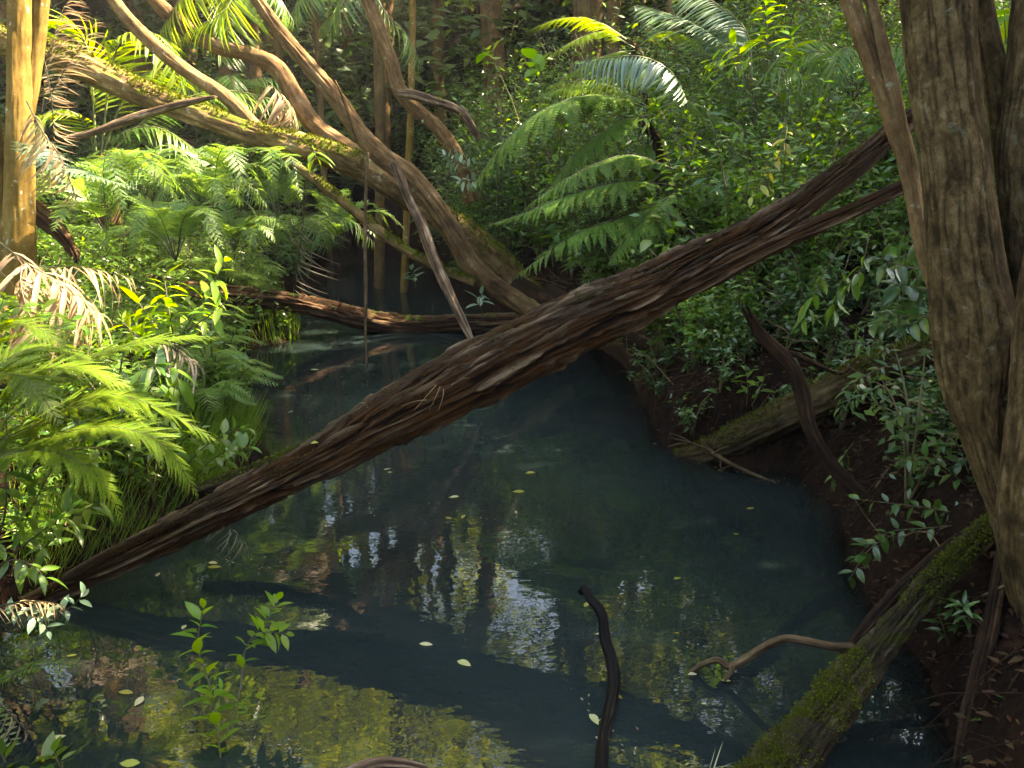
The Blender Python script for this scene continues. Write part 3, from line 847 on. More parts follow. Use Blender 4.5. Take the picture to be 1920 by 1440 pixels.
# wet snag standing out of the pool
trunk('sunken_branch', [(1086, 1112, 3.62, 9), (1096, 1104, 3.6, 15), (1104, 1122, 3.56, 18), (1126, 1150, 3.5, 21), (1134, 1200, 3.42, 22), (1147, 1240, 3.32, 24), (1152, 1285, 3.2, 25), (1144, 1330, 3.06, 23), (1132, 1380, 2.9, 25), (1127, 1440, 2.72, 30), (1122, 1560, 2.45, 40)],
      M['wet_wood'], label='wet black crooked branch lying half sunk in the open water', cat='branch', k=.85, seg=40, step=.01, kind='string', amp=.006, seed=121, lump=.22, jag=.05)
trunk('log_end', [(560, 1500, 2.6, 40), (690, 1440, 2.72, 36), (750, 1434, 2.74, 30), (800, 1442, 2.72, 16)], M['grey_wood'], label='pale brown log end breaking the water at the bottom edge', cat='log', k=0.85, seg=30, step=.015, kind='string', amp=.006, seed=123)
trunk('sunken_stick', [(365, 770, 7.6, 8), (430, 785, 7.4, 12), (480, 800, 7.2, 12), (530, 812, 7.05, 9)], M['root'], label='thin brown stick lying in the shallows by the left bank', cat='branch', seg=12, step=.03, kind='smooth', amp=.003, seed=125)

# hanging vines and aerial roots
trunk('vine', [(690, 285, 9.1, 5), (686, 360, 9.1, 6), (684, 450, 9.1, 6), (686, 540, 9.1, 7), (685, 620, 9.1, 5), (688, 690, 9.1, 3)], M['twig'], label='thin brown vine hanging from the crossing tree down to the water', cat='vine', seg=8, step=.06, kind='smooth', amp=.003, seed=127)
roots = thing('exposed_roots', 'red brown roots spreading under the far bank behind the slanting log', 'roots', px(1200, 700, 8.2))
for k, c in enumerate([[(1020, 560, 9.6, 70), (1110, 610, 9.2, 60), (1180, 660, 8.6, 60), (1215, 720, 8.1, 50), (1225, 780, 7.7, 40)], [(1090, 600, 9.2, 50), (1230, 640, 8.4, 60), (1290, 690, 7.8, 40), (1310, 760, 7.4, 24)],
                       [(1200, 590, 8.8, 50), (1330, 650, 7.8, 44), (1420, 720, 7.0, 24), (1450, 770, 6.8, 14)], [(1300, 680, 7.2, 22), (1370, 720, 7.0, 20), (1440, 735, 6.9, 14), (1500, 760, 6.7, 10)],
                       [(960, 540, 10.2, 60), (1040, 590, 10.0, 50), (1130, 640, 9.6, 30)]]):
    trunk('root', c, M['root'], roots, seg=30, step=.04, kind='smooth', amp=.02, seed=131 + k, lump=.2)
for k in range(70):
    x, y = rng.uniform(1200, 1700), rng.uniform(600, 800)
    D = np.interp(x, [1200, 1700], [8.2, 5.6]) + rng.uniform(-.3, .3)
    x2, y2 = x + rng.uniform(-70, 70), y + rng.uniform(50, 150)
    V, F = simple_tube([px(x, y, D), px(x + rng.uniform(-30, 30), (y + y2) / 2, D - .1), px(x2, y2, D - .25)], rng.uniform(.006, .016), .003, 5, 9)
    part('rootlet', V, F, M['root'], roots, {'bark': V * .7, 'ridge': np.zeros(len(V))})

# mat of fine roots and sticks along the waterline of the right bank
rm_ = []
for i in range(len(SHORE)):
    a, b = SHORE[i], SHORE[(i + 1) % len(SHORE)]
    if not (a[0] > .2 and 2.2 < a[1] < 12): continue
    n_ = int(np.linalg.norm(b - a) / (.025 if a[1] > 4.6 else .06))
    for q in range(n_):
        s = a + (b - a) * rng.random()
        nrm = np.array([(b - a)[1], -(b - a)[0]]); nrm /= np.linalg.norm(nrm) + 1e-9
        if shore_dist((s + nrm * .1)[None])[0] < 0: nrm = -nrm
        s0 = s + nrm * rng.uniform(.08, .5)
        s1 = s - nrm * rng.uniform(-.05, .14) + rng.normal(0, .12, 2)
        z0 = float(ground(s0[0], s0[1])[0])
        m = (s0 + s1) / 2 + rng.normal(0, .06, 2)
        rm_.append(simple_tube([[*s0, z0], [*m, max(z0 * .6, .05) + rng.uniform(.0, .12)], [*s1, rng.uniform(-.05, .06)]], rng.uniform(.002, .010 if a[1] > 4.6 else .005), .0012, 4, 6))
V, F = join(rm_)
o = part('root_mat', V, F, M['root'], roots, {'bark': V * .7, 'ridge': np.zeros(len(V))})
o['kind'] = 'stuff'

for (x, f_, ang, m_, lab) in [(1150, .0, .5, 'yellow_leaf', 'yellow leaf lying on the upper side of the slanting log near its middle'), (905, .0, -.1, 'dead', 'brown leaf caught on top of the slanting log above the hanging branch'), (600, .0, .2, 'yellow_leaf', 'small yellowing leaf on the low part of the slanting log'),
                       (1330, .0, .3, 'dead', 'dry brown leaf where the slanting log splits in two')]:
    i = int(np.argmin([abs(960 + FPX * q_[0] / (q_[1] * CP - (q_[2] - CAM_H) * SP) - x) for q_ in LA[:, :3]]))
    p_, tv, nn = log_point(i / (len(LA) - 1), ang, .012)
    d_ = norm(tv + np.cross(tv, nn) * rng.normal(0, .5))
    W, F = scatter(quadleaf(.25), frame(d_[None], nn[None]), p_[None], np.array([.055]))
    solo('fallen_leaf', W, F, M[m_], lab, 'leaf')
# ------------------------------------------------------------------ leaf and frond shapes (length 1 along +Y, face up +Z)
def blade(w, n=4, fold=.25, droop=.18, peak=.42, notip=False):
    V, F = [], []
    for i in range(n + 1):
        t = i / n
        ww = w * (math.sin(math.pi * min(1, t ** (math.log(.5) / math.log(peak)))) ** .85 if 0 < t < 1 else 0)
        z = -droop * t * t
        V += [(-ww, t, z + fold * ww), (0, t, z), (ww, t, z + fold * ww)]
    for i in range(n):
        a = 3 * i
        F += [(a, a + 1, a + 4), (a, a + 4, a + 3), (a + 1, a + 2, a + 5), (a + 1, a + 5, a + 4)]
    V, F = np.array(V, float), np.array(F)
    F = np.array([f for f in F if not ((f == 0).any() and (f == 1).any() and False)])
    a, b, c = V[F[:, 0]], V[F[:, 1]], V[F[:, 2]]
    ok = np.linalg.norm(np.cross(b - a, c - a), axis=1) > 1e-7
    return V, F[ok]

def pinna(n, w=.15, droop=.12, duty=.82):
    """fern pinna: pairs of toothed lobes on a thin midrib"""
    V, F = [], []
    for i in range(n):
        t0, t1 = i / n, (i + duty) / n
        tm = .5 * (t0 + t1)
        l = w * (1 - tm) ** .65 * (1 if i else .8)
        for s in (-1, 1):
            b = len(V)
            z = lambda t: -droop * t * t
            V += [(s * .004, t0, z(t0)), (s * .004, t1, z(t1)), (s * l, t1 + .06 * l / w + .02, z(tm) - .02 * l / w), (s * l * .72, t0 + .03, z(tm) - .01)]
            F += [(b, b + 1, b + 2), (b, b + 2, b + 3)] if s < 0 else [(b, b + 2, b + 1), (b, b + 3, b + 2)]
    V, F = np.array(V, float), np.array(F)
    return V, F

T_BROAD = blade(.21, 4, .3, .2)
T_LANCE = blade(.14, 5, .3, .28, .4)
T_ROUND = blade(.33, 4, .25, .12, .5)
T_STRAP = blade(.030, 5, .5, .3, .3)
T_STRAPW = blade(.045, 5, .5, .4, .35)
T_STRAPD = blade(.034, 6, .6, .75, .3)
T_STRAPT = blade(.014, 6, .5, .5, .3)
T_QUAD = quadleaf(.2)
T_QUADL = quadleaf(.13)
T_PIN = pinna(13, .115, .16, .7)
T_PINB = pinna(15, .125, .16, .72)
T_PINL = pinna(6, .15)
T_SWORD = blade(.11, 3, .2, .15, .3)

def frond(root, pts, L, nP, tpl, mat, rmat, angle=(70, 35), up=None, split=True, r=.012, rank=.15, start=.12, profile='fern', name='frond', leaf='pinna', droop=0.0, roll=0.0, drop=0.0, label=None, jit=.05):
    """one frond on thing root: its rachis is the part, its leaflets sub-parts that share one mesh"""
    C = catmull(pts, 40)
    seg = np.linalg.norm(np.diff(C, axis=0), axis=1)
    s = np.concatenate([[0], np.cumsum(seg)]) / seg.sum()
    V, F = simple_tube(list(C[::4]) + [C[-1]], r, r * .2, 4, 14)
    T, _, _ = frames(C)
    loc = np.array(root.location)
    R_, t_, sc_ = [], [], []
    for i in range(nP):
        f = start + (1 - start) * (i + .5) / nP
        for sd in (-1, 1):
            if drop and rng.random() < drop: continue
            ff = min(.995, f + rng.normal(0, .0025) + (.4 / nP * (1 - start) if sd > 0 else 0))
            p = np.array([np.interp(ff, s, C[:, k]) for k in range(3)])
            tg = norm(np.array([np.interp(ff, s, T[:, k]) for k in range(3)]))
            u = np.array([0, 0, 1.0]) if up is None else np.asarray(up, float)
            u = norm(u - tg * u.dot(tg))
            side = np.cross(tg, u) * sd
            side = side * math.cos(roll * sd) + u * math.sin(roll * sd) * 1.0 if roll else side
            g = (f - start) / (1 - start)
            a = math.radians(angle[0] + (angle[1] - angle[0]) * g + rng.normal(0, 2.5))
            d = tg * math.cos(a) + side * math.sin(a) + u * (rank - droop) + rng.normal(0, jit, 3)
            if profile == 'fern':
                l = L * min(1, .5 + 2.2 * g) * (1 - g) ** .75 + .012
            else:
                l = L * (.55 + .45 * math.sin(math.pi * min(1, (g * .9 + .12)))) * (1 if g < .8 else 1 - (g - .8) * 2.2)
            R_.append(frame(d, u))
            t_.append(p)
            sc_.append(l * rng.uniform(.92, 1.08))
    R_, t_, sc_ = np.array(R_), np.array(t_), np.array(sc_)
    if split:
        fr = part(name, V, F, rmat, root)
        if label: fr['label'] = label
        key = (id(tpl), mat.name)
        if key not in SHARED:
            SHARED[key] = make_mesh(leaf, tpl[0], tpl[1], mat, True)
        me = SHARED[key]
        for Rm, t, sc in zip(R_, t_, sc_):
            Mx = Matrix.Identity(4)
            for a in range(3):
                for b in range(3):
                    Mx[a][b] = Rm[a][b] * sc
                Mx[a][3] = t[a] - loc[a]
            copy_at(me, leaf, fr, Mx)
        return fr
    W, FF = scatter(tpl, R_, t_, sc_)
    fr = part(name, W, FF, mat, root)
    fr['kind'] = 'stuff'
    part('rachis', V, F, rmat, root, parent=fr)
    return fr
SHARED = {}

def leafy_stem(root, pts, n, size, tpl, mat, smat, r=.006, start=.25, spread=.9, droop=.15, split=True, whorl=False, parent=None, sizevar=.25, upb=.35):
    """a stem (part) and its leaves (sub-parts sharing one mesh)"""
    C = catmull(pts, 30) if len(pts) > 2 else np.linspace(pts[0], pts[1], 30)
    T, N, B = frames(C)
    loc = np.array(root.location)
    V, F = simple_tube(list(C[::3]) + [C[-1]], r, r * .35, 5, 12)
    st = part('stem', V, F, smat, root)
    R_, t_, sc_ = [], [], []
    for i in range(n):
        f = start + (1 - start) * (i + .3) / n
        q = min(29, int(f * 29))
        ph = i * 2.4 + rng.normal(0, .35)
        out = N[q] * math.cos(ph) + B[q] * math.sin(ph)
        d = norm(out * spread + T[q] * (.45 + .5 * (f > .9)) + np.array([0, 0, -droop]) + rng.normal(0, .12, 3))
        upv = norm(np.array([0, 0, 1.0]) * .8 + T[q] * upb + rng.normal(0, .18, 3))
        R_.append(frame(d, upv))
        t_.append(C[q] + out * r)
        sc_.append(size * rng.uniform(1 - sizevar, 1 + sizevar) * (1.0 if f < .92 else .75))
    if split:
        key = (id(tpl), mat.name)
        if key not in SHARED:
            SHARED[key] = make_mesh('leaf', tpl[0], tpl[1], mat, True)
        for Rm, t, sc in zip(R_, t_, sc_):
            Mx = Matrix.Identity(4)
            for a in range(3):
                for b in range(3):
                    Mx[a][b] = Rm[a][b] * sc
                Mx[a][3] = t[a] - loc[a]
            copy_at(SHARED[key], 'leaf', st, Mx)
    else:
        W, FF = scatter(tpl, np.array(R_), np.array(t_), np.array(sc_))
        part('foliage', W, FF, mat, root, parent=st)['kind'] = 'stuff'
    return st

def P_(lst, D):
    """pixel control points at distance D (or per-point distances)"""
    return [px(p[0], p[1], p[2] if len(p) > 2 else D) for p in lst]

# ------------------------------------------------------------------ ferns at the left front
fern = thing('tree_fern', 'bright yellow green tree fern spreading from the left edge over the water', 'fern', px(-60, 900, 3.7))
FR = [([(-80, 860, 3.6), (80, 790, 3.7), (190, 740, 3.75), (300, 765, 3.8), (410, 830, 3.85)], .44, 32),
      ([(-60, 850, 3.8), (60, 745, 3.9), (140, 685, 4.0), (270, 640, 4.1), (410, 632, 4.2)], .42, 32),
      ([(-60, 840, 3.5), (0, 760, 3.55), (60, 700, 3.6), (150, 690, 3.65), (250, 730, 3.7)], .40, 28),
      ([(-70, 880, 3.5), (60, 830, 3.5), (190, 800, 3.5), (300, 830, 3.5), (372, 930, 3.5)], .40, 30),
      ([(-120, 760, 3.4), (-60, 660, 3.4), (0, 610, 3.4), (60, 610, 3.4), (140, 660, 3.4)], .38, 26),
      ([(-60, 840, 4.1), (20, 720, 4.2), (70, 650, 4.3), (110, 612, 4.4), (150, 600, 4.5)], .36, 24),
      ([(-60, 900, 3.3), (20, 850, 3.3), (110, 850, 3.3), (190, 900, 3.3), (230, 980, 3.3)], .30, 22),
      ([(-70, 860, 3.9), (50, 800, 4.0), (150, 760, 4.1), (230, 760, 4.2), (330, 860, 4.3)], .40, 28),
      ([(-90, 840, 3.6), (-30, 720, 3.7), (20, 670, 3.8), (90, 650, 3.9), (210, 690, 4.0)], .40, 26),
      ([(-90, 800, 3.3), (-40, 720, 3.3), (10, 700, 3.25), (60, 720, 3.2), (110, 790, 3.15)], .32, 22)]
for pts, L, n in FR:
    frond(fern, P_(pts, 0), L * .95, int(n * 1.5), T_PINB, M['fern'], M['rachis'], (72, 40), split=True, r=.005, rank=.05, drop=.03, jit=.08)
V, F, A = tube([px(-60, 1010, 3.7), px(-62, 930, 3.7), px(-66, 850, 3.65)], [.07, .08, .05], seg=20, step=.03, kind='furrow', amp=.012, seed=5)
part('trunk', V, F, M['root'], fern, A)

small = thing('sword_fern', 'single narrow green fern frond arching over the dark water at lower left', 'fern', px(-60, 1310, 3.0))
frond(small, P_([(-60, 1310, 3.0), (30, 1262, 3.0), (90, 1246, 3.0), (158, 1248, 3.0)], 0), .085, 26, T_SWORD, M['broad_bright'], M['rachis'], (80, 60), split=True, r=.004, start=.05)
frond(small, P_([(-60, 1310, 2.95), (-10, 1340, 2.9), (20, 1390, 2.85), (40, 1450, 2.8)], 0), .07, 18, T_SWORD, M['broad'], M['rachis'], (80, 60), split=True, r=.004, start=.05)

bl = thing('blue_fern', 'pale blue green fern leaning out from the smooth trunks', 'fern', px(40, 250, 6.3))
for pts, L, n in [([(30, 300, 6.4), (60, 270, 6.3), (90, 300, 6.2), (130, 350, 6.1)], .26, 20), ([(40, 310, 6.35), (100, 310, 6.25), (170, 330, 6.15), (260, 356, 6.05)], .22, 22)]:
    frond(bl, P_(pts, 0), L, n, T_PIN, M['palm_pale'], M['rachis_pale'], (65, 40), split=True, r=.006, rank=.05)

# ------------------------------------------------------------------ tree ferns on the far right bank
f1 = thing('tree_fern', 'large soft grey green tree fern behind the middle of the slanting log, upper one', 'fern', px(1210, 250, 9.4))
for pts, L, n in [([(1230, 210, 9.6), (1130, 178, 9.4), (1030, 200, 9.2), (950, 262, 9.1), (876, 362, 9.0)], .8, 36),
                  ([(1230, 210, 9.8), (1140, 160, 9.9), (1060, 165, 10), (985, 190, 10)], .46, 24),
                  ([(1225, 215, 9.3), (1160, 230, 9.2), (1080, 290, 9.0), (1020, 370, 8.9)], .5, 26),
                  ([(1235, 205, 9.6), (1290, 190, 9.5), (1360, 230, 9.4), (1400, 290, 9.3)], .5, 24)]:
    frond(f1, P_(pts, 0), L * 1.3, int(n * 1.5), T_PIN, M['tree_fern'], M['rachis_pale'], (74, 42), split=True, r=.012, rank=-.05, droop=.12, drop=.03, jit=.09)
f2 = thing('tree_fern', 'dark green tree fern just above the slanting log, lower one', 'fern', px(1260, 390, 8.6))
for pts, L, n in [([(1270, 320, 8.7), (1180, 290, 8.6), (1090, 320, 8.4), (1010, 370, 8.3), (975, 400, 8.3)], .5, 28),
                  ([(1270, 350, 8.5), (1170, 340, 8.3), (1060, 368, 8.2), (980, 400, 8.1), (908, 424, 8.05)], .55, 32),
                  ([(1270, 370, 8.3), (1190, 400, 8.2), (1100, 430, 8.0), (1030, 470, 7.9), (962, 524, 7.8)], .5, 28),
                  ([(1270, 360, 8.2), (1240, 380, 8.0), (1180, 440, 7.9), (1140, 500, 7.8)], .42, 22),
                  ([(1280, 350, 8.6), (1340, 350, 8.4), (1400, 400, 8.2), (1430, 450, 8.1)], .45, 22)]:
    frond(f2, P_(pts, 0), L * 1.2, int(n * 1.5), T_PIN, M['tree_fern'], M['rachis'], (76, 45), split=True, r=.01, rank=-.05, droop=.12, drop=.03, jit=.09)
f3 = thing('tree_fern', 'yellow green tree fern highest on the far bank at the top', 'fern', px(1180, 90, 12))
for pts, L, n in [([(1190, 90, 12), (1130, 60, 12), (1070, 80, 11.8), (1010, 120, 11.7)], .5, 22), ([(1190, 85, 12.2), (1120, 40, 12.2), (1050, 35, 12.2), (985, 60, 12.2)], .5, 22),
                  ([(1190, 95, 11.6), (1150, 100, 11.4), (1090, 125, 11.2), (1030, 165, 11)], .5, 24), ([(1200, 85, 12), (1240, 60, 12), (1290, 70, 12), (1330, 100, 12)], .5, 20)]:
    frond(f3, P_(pts, 0), L, int(n * 1.3), T_PIN, M['fern'], M['rachis_pale'], (68, 45), split=True, r=.01, rank=-.05, droop=.1)
for f, b in ((f1, (1225, 300, 9.6)), (f2, (1280, 460, 8.7)), (f3, (1195, 150, 12))):
    p0 = px(*b)
    g = float(ground(p0[0], p0[1])[0])
    V, F, A = tube([[p0[0] + .25, p0[1] + .5, min(g, p0[2]) - .3], p0 + [.12, .3, 0], np.array(f.location) + [0, .05, .12]], [.07, .06, .045], seg=18, step=.06, kind='furrow', amp=.02, seed=6)
    part('trunk', V, F, M['log_back'], f, A)

# ferns that stand out on the left bank
for k, (x, y, D, S, lab) in enumerate([(400, 365, 8.4, .8, 'bright fern in the middle of the left bank below the mossy fallen trunk'), (285, 345, 8.9, .65, 'fern just under the bare branch on the left bank'), (520, 370, 9.8, .8, 'fern at the back of the left bank under the thin mossy limb'),
                                       (440, 430, 9.4, .6, 'low fern above the left end of the low dark log'), (200, 400, 7.2, .8, 'fern to the right of the smooth trunks'), (640, 420, 11.5, .8, 'fern on the far shore behind the hanging vine'), (330, 450, 7.0, .7, 'fern behind the bright leafy shrub of the left bank')]):
    t = thing('ground_fern', lab, 'fern', px(x, y + 40, D))
    c = np.array(t.location)
    for q in range(9):
        a = q * .7 + k + rng.normal(0, .15)
        l = S * rng.uniform(.75, 1.15)
        d = np.array([math.cos(a), math.sin(a) * .9, 0])
        h_ = S * rng.uniform(.35, 1.0)
        frond(t, [c, c + d * l * .3 + [0, 0, h_ * .85], c + d * l * .72 + [0, 0, h_], c + d * l * 1.08 + [0, 0, h_ * .35]], S * rng.uniform(.28, .38), 24, T_PINL, M['tree_fern'], M['rachis'], (70, 42), split=False, r=.005, start=.2, rank=.02, drop=.04, jit=.1)

# ------------------------------------------------------------------ palms
pp = thing('feather_palm', 'palm with one pale blue frond whose leaflets hang like a comb, over the tree ferns', 'palm', px(1290, 260, 9.0))
frond(pp, P_([(1300, 250, 9.2), (1270, 150, 9.0), (1210, 108, 8.9), (1140, 108, 8.8), (1078, 116, 8.75)], 0), .40, 34, T_STRAPW, M['palm_pale'], M['rachis_pale'], (75, 35), split=True, r=.012, start=.2, profile='palm', leaf='leaflet', droop=.75, rank=0)
frond(pp, P_([(1300, 250, 9.3), (1240, 130, 9.4), (1150, 140, 9.5), (1030, 160, 9.5)], 0), .36, 30, T_STRAP, M['palm_lit'], M['rachis_pale'], (70, 35), split=True, r=.01, start=.2, profile='palm', leaf='leaflet', droop=.5, rank=0)
pq = thing('feather_palm', 'palm with blue grey fronds at the top edge right of centre', 'palm', px(1400, 200, 9.8))
for pts, m, L, n, dr in [([(1400, 160, 9.8), (1360, 90, 9.7), (1290, 40, 9.6), (1200, 10, 9.6)], 'palm_pale', .5, 34, .2), ([(1410, 150, 9.8), (1400, 60, 9.8), (1340, 5, 9.8), (1280, -25, 9.8)], 'palm_pale', .5, 30, .6),
                         ([(1420, 160, 9.8), (1480, 90, 9.7), (1540, 80, 9.6), (1600, 110, 9.6)], 'palm', .5, 28, .35), ([(1420, 170, 9.6), (1450, 130, 9.3), (1520, 150, 9.1), (1570, 210, 9.0)], 'palm', .45, 26, .4)]:
    frond(pq, P_(pts, 0), L, n, T_STRAP, M[m], M['rachis_pale'], (65, 35), split=True, r=.012, start=.2, profile='palm', leaf='leaflet', droop=dr, rank=0)

pl = thing('feather_palm', 'tall sunlit palm with long arching fronds at the upper left', 'palm', px(200, 330, 10.4))
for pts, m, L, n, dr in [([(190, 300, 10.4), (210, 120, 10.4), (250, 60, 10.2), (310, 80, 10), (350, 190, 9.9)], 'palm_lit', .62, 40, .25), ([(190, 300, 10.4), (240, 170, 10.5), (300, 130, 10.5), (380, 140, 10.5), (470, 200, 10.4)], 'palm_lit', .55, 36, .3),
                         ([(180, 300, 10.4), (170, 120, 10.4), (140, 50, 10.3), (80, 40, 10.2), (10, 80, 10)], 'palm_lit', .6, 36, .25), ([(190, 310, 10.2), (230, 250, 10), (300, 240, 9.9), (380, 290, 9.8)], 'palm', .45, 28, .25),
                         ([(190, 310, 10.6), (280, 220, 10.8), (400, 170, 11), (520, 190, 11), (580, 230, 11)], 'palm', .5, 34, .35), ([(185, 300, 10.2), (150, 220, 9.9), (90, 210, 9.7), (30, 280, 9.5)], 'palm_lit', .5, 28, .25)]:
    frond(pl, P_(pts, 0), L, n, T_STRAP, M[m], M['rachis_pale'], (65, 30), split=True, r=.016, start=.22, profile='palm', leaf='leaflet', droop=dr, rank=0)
V, F, A = tube([px(205, 420, 10.5), px(198, 340, 10.4), px(188, 290, 10.4)], [.14, .12, .08], seg=18, step=.05, kind='smooth', amp=.01, seed=9)
part('trunk', V, F, M['far_bark'], pl, A)
pm = thing('feather_palm', 'palm whose sunlit fronds droop into the top of the picture above the limbs', 'palm', px(420, -160, 10.8))
for pts, m, L, n, dr in [([(430, -90, 10.8), (380, -50, 10.6), (340, -5, 10.4), (300, 60, 10.3)], 'palm_lit', .6, 30, .3), ([(430, -90, 10.8), (440, -30, 10.5), (420, 20, 10.3), (350, 60, 10.2)], 'palm_lit', .6, 32, .4),
                         ([(430, -90, 10.8), (480, -60, 10.7), (520, -10, 10.6), (550, 40, 10.6)], 'palm', .5, 28, .4), ([(430, -90, 11), (430, -20, 11.2), (425, 40, 11.3), (415, 110, 11.4)], 'palm', .5, 28, .3)]:
    frond(pm, P_(pts, 0), L, n, T_STRAP, M[m], M['rachis_pale'], (65, 30), split=True, r=.014, start=.1, profile='palm', leaf='leaflet', droop=dr, rank=0)
pn = thing('feather_palm', 'shaded grey green palm hanging in at the top centre left', 'palm', px(640, -150, 13))
for pts, L, n in [([(650, -100, 13), (600, -60, 13), (570, -20, 12.8), (545, 30, 12.7)], .6, 26), ([(650, -100, 13), (660, -40, 12.8), (640, 10, 12.6), (600, 50, 12.5)], .6, 26), ([(660, -100, 13.4), (720, 20, 13.4), (760, 60, 13.4), (790, 120, 13.3)], .6, 26)]:
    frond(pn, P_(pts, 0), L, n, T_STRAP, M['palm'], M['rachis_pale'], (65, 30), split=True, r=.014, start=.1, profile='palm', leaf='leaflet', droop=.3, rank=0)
for k, (cx_, cy_, D, lab, m) in enumerate([(560, 470, 10.8, 'small palm with thin drooping fronds at the back of the pool', 'palm'), (330, 400, 8.6, 'low green palm among the ferns on the left bank', 'palm'),
                                           (1600, 190, 8.4, 'dark green palm behind the slender forked tree', 'palm'), (430, 210, 12.0, 'young palm behind the mossy fallen trunk', 'palm')]):
    t = thing('young_palm', lab, 'palm', px(cx_, cy_, D))
    c = np.array(t.location)
    for q in range(6):
        a = q * 1.05 + k
        l = rng.uniform(.7, 1.0)
        d = np.array([math.cos(a), math.sin(a) * .8, 0])
        frond(t, [c, c + d * l * .35 + [0, 0, .42], c + d * l * .75 + [0, 0, .42], c + d * l * 1.05 + [0, 0, .1]], .34, 22, T_STRAP, M[m], M['rachis'], (65, 35), split=(k != 2), r=.007, start=.25, profile='palm', leaf='leaflet', droop=.3, rank=0)

# dead palm fronds, brown and hanging
for lab, lst in [('dry tan palm frond standing upright beside the smooth trunks', [([(78, 210, 8.2), (92, 120, 8.2), (110, 40, 8.2), (140, -20, 8.2)], .26, 26, .15), ([(80, 210, 8.1), (110, 150, 8.1), (150, 90, 8.1), (180, 40, 8.1)], .24, 20, .1)]),
                 ('brown withered palm frond hanging down the smooth trunk', [([(50, 190, 6.3), (75, 240, 6.2), (115, 300, 6.15), (145, 380, 6.1)], .3, 26, .6), ([(80, 100, 6.9), (96, 180, 6.9), (100, 260, 6.9), (96, 330, 6.9)], .18, 20, .6)]),
                 ('arched tan dead palm frond with hanging leaflets above the bright tree fern', [([(0, 455, 5.7), (60, 500, 5.6), (115, 530, 5.5), (190, 590, 5.4)], .55, 26, .55), ([(10, 480, 5.9), (80, 500, 5.9), (150, 500, 5.9), (245, 520, 5.9)], .3, 14, .4), ([(40, 500, 5.5), (40, 540, 5.4), (60, 600, 5.3), (100, 650, 5.3)], .4, 18, .6)]),
                 ('grey dead palm frond trailing over the shore behind the bright fern', [([(280, 640, 5.4), (320, 650, 5.4), (350, 670, 5.4), (378, 690, 5.4)], .3, 12, .1)]),
                 ('pale withered frond end dangling under the slanting log', [([(380, 950, 4.3), (410, 965, 4.28), (440, 1000, 4.26), (470, 1030, 4.24)], .16, 12, .7)]),
                 ('withered brown frond caught in the mossy fallen limb', [([(500, 150, 10), (520, 170, 9.9), (545, 200, 9.8), (555, 235, 9.8)], .5, 20, .6)]),
                 ('dry fringed frond lying on the leafy left bank by the bottom', [([(-30, 1145, 3.5), (30, 1130, 3.5), (80, 1128, 3.5), (120, 1135, 3.5)], .12, 20, .5), ([(-20, 1300, 2.9), (30, 1350, 2.9), (60, 1380, 2.9), (90, 1400, 2.9)], .12, 12, .2)])]:
    t = thing('dead_frond', lab, 'dead frond', px(*lst[0][0][0]))
    for pts, L, n, dr in lst:
        frond(t, P_(pts, 0), L, n, T_STRAPD, M['dead_grey'] if 'grey' in lab or 'pale' in lab else M['dead'], M['rachis'], (60, 30), split=True, r=.006, start=.1, profile='palm', leaf='leaflet', droop=dr, rank=0, drop=.12, jit=.24)
hang = thing('hanging_frond', 'bare dark palm stalk with thin ribs hanging behind the pool', 'dead frond', px(565, 340, 10.2))
frond(hang, P_([(572, 340, 10.2), (568, 420, 10.2), (560, 480, 10.2), (550, 550, 10.2)], 0), .6, 16, T_STRAPT, M['dead_grey'], M['rachis'], (80, 50), split=True, r=.014, start=.3, profile='palm', leaf='leaflet', droop=.2, rank=0, drop=.25, jit=.18)

# ------------------------------------------------------------------ leafy plants that stand out one by one
def plant(label, stems, tpl, mat, size, cat='shrub', name='shrub', smat='stem', split=True, **kw):
    b = stems[0][0]
    t = thing(name, label, cat, px(*b[0]))
    for pts, n in stems:
        leafy_stem(t, P_(pts, 0), n, size, tpl, M[mat], M[smat], split=split, **kw)
    return t
plant('bright leafy shrub on the left bank standing before the low dark log', [([(325, 690, 5.2), (345, 620, 5.2), (385, 560, 5.2), (425, 482, 5.2)], 26), ([(350, 620, 5.2), (395, 590, 5.1), (430, 560, 5.0)], 9), ([(330, 660, 5.2), (318, 590, 5.2), (308, 518, 5.3)], 16),
       ([(330, 660, 5.2), (290, 610, 5.2), (255, 560, 5.3)], 14), ([(320, 680, 5.3), (270, 640, 5.3), (225, 600, 5.4)], 14)], T_LANCE, 'broad_bright', .17, spread=.95)
plant('shrub with long hanging leaves below the fern frond on the left shore', [([(240, 800, 4.9), (250, 740, 4.9), (275, 690, 4.8), (300, 690, 4.75)], 12), ([(250, 800, 4.8), (280, 730, 4.8), (325, 690, 4.7), (335, 730, 4.65)], 10), ([(230, 790, 4.9), (215, 730, 5), (230, 690, 5)], 10)],
      T_LANCE, 'broad', .2, droop=.8)
plant('tangle of narrow leaved stems at the left edge under the bright fern', [([(20, 1080, 3.8), (40, 1000, 3.75), (70, 930, 3.7), (110, 860, 3.65)], 22), ([(-20, 1050, 3.7), (10, 960, 3.6), (10, 860, 3.6), (15, 740, 3.6)], 22), ([(30, 1090, 3.8), (90, 1020, 3.8), (150, 965, 3.8), (200, 930, 3.8)], 20),
       ([(0, 1060, 3.7), (60, 1010, 3.6), (100, 980, 3.55), (130, 955, 3.5)], 16), ([(-10, 1080, 3.6), (20, 1050, 3.5), (60, 1060, 3.4), (90, 1090, 3.4)], 14), ([(40, 900, 3.9), (110, 850, 3.9), (170, 840, 3.9), (215, 845, 3.9)], 16)],
      T_LANCE, 'broad', .13, spread=.8)
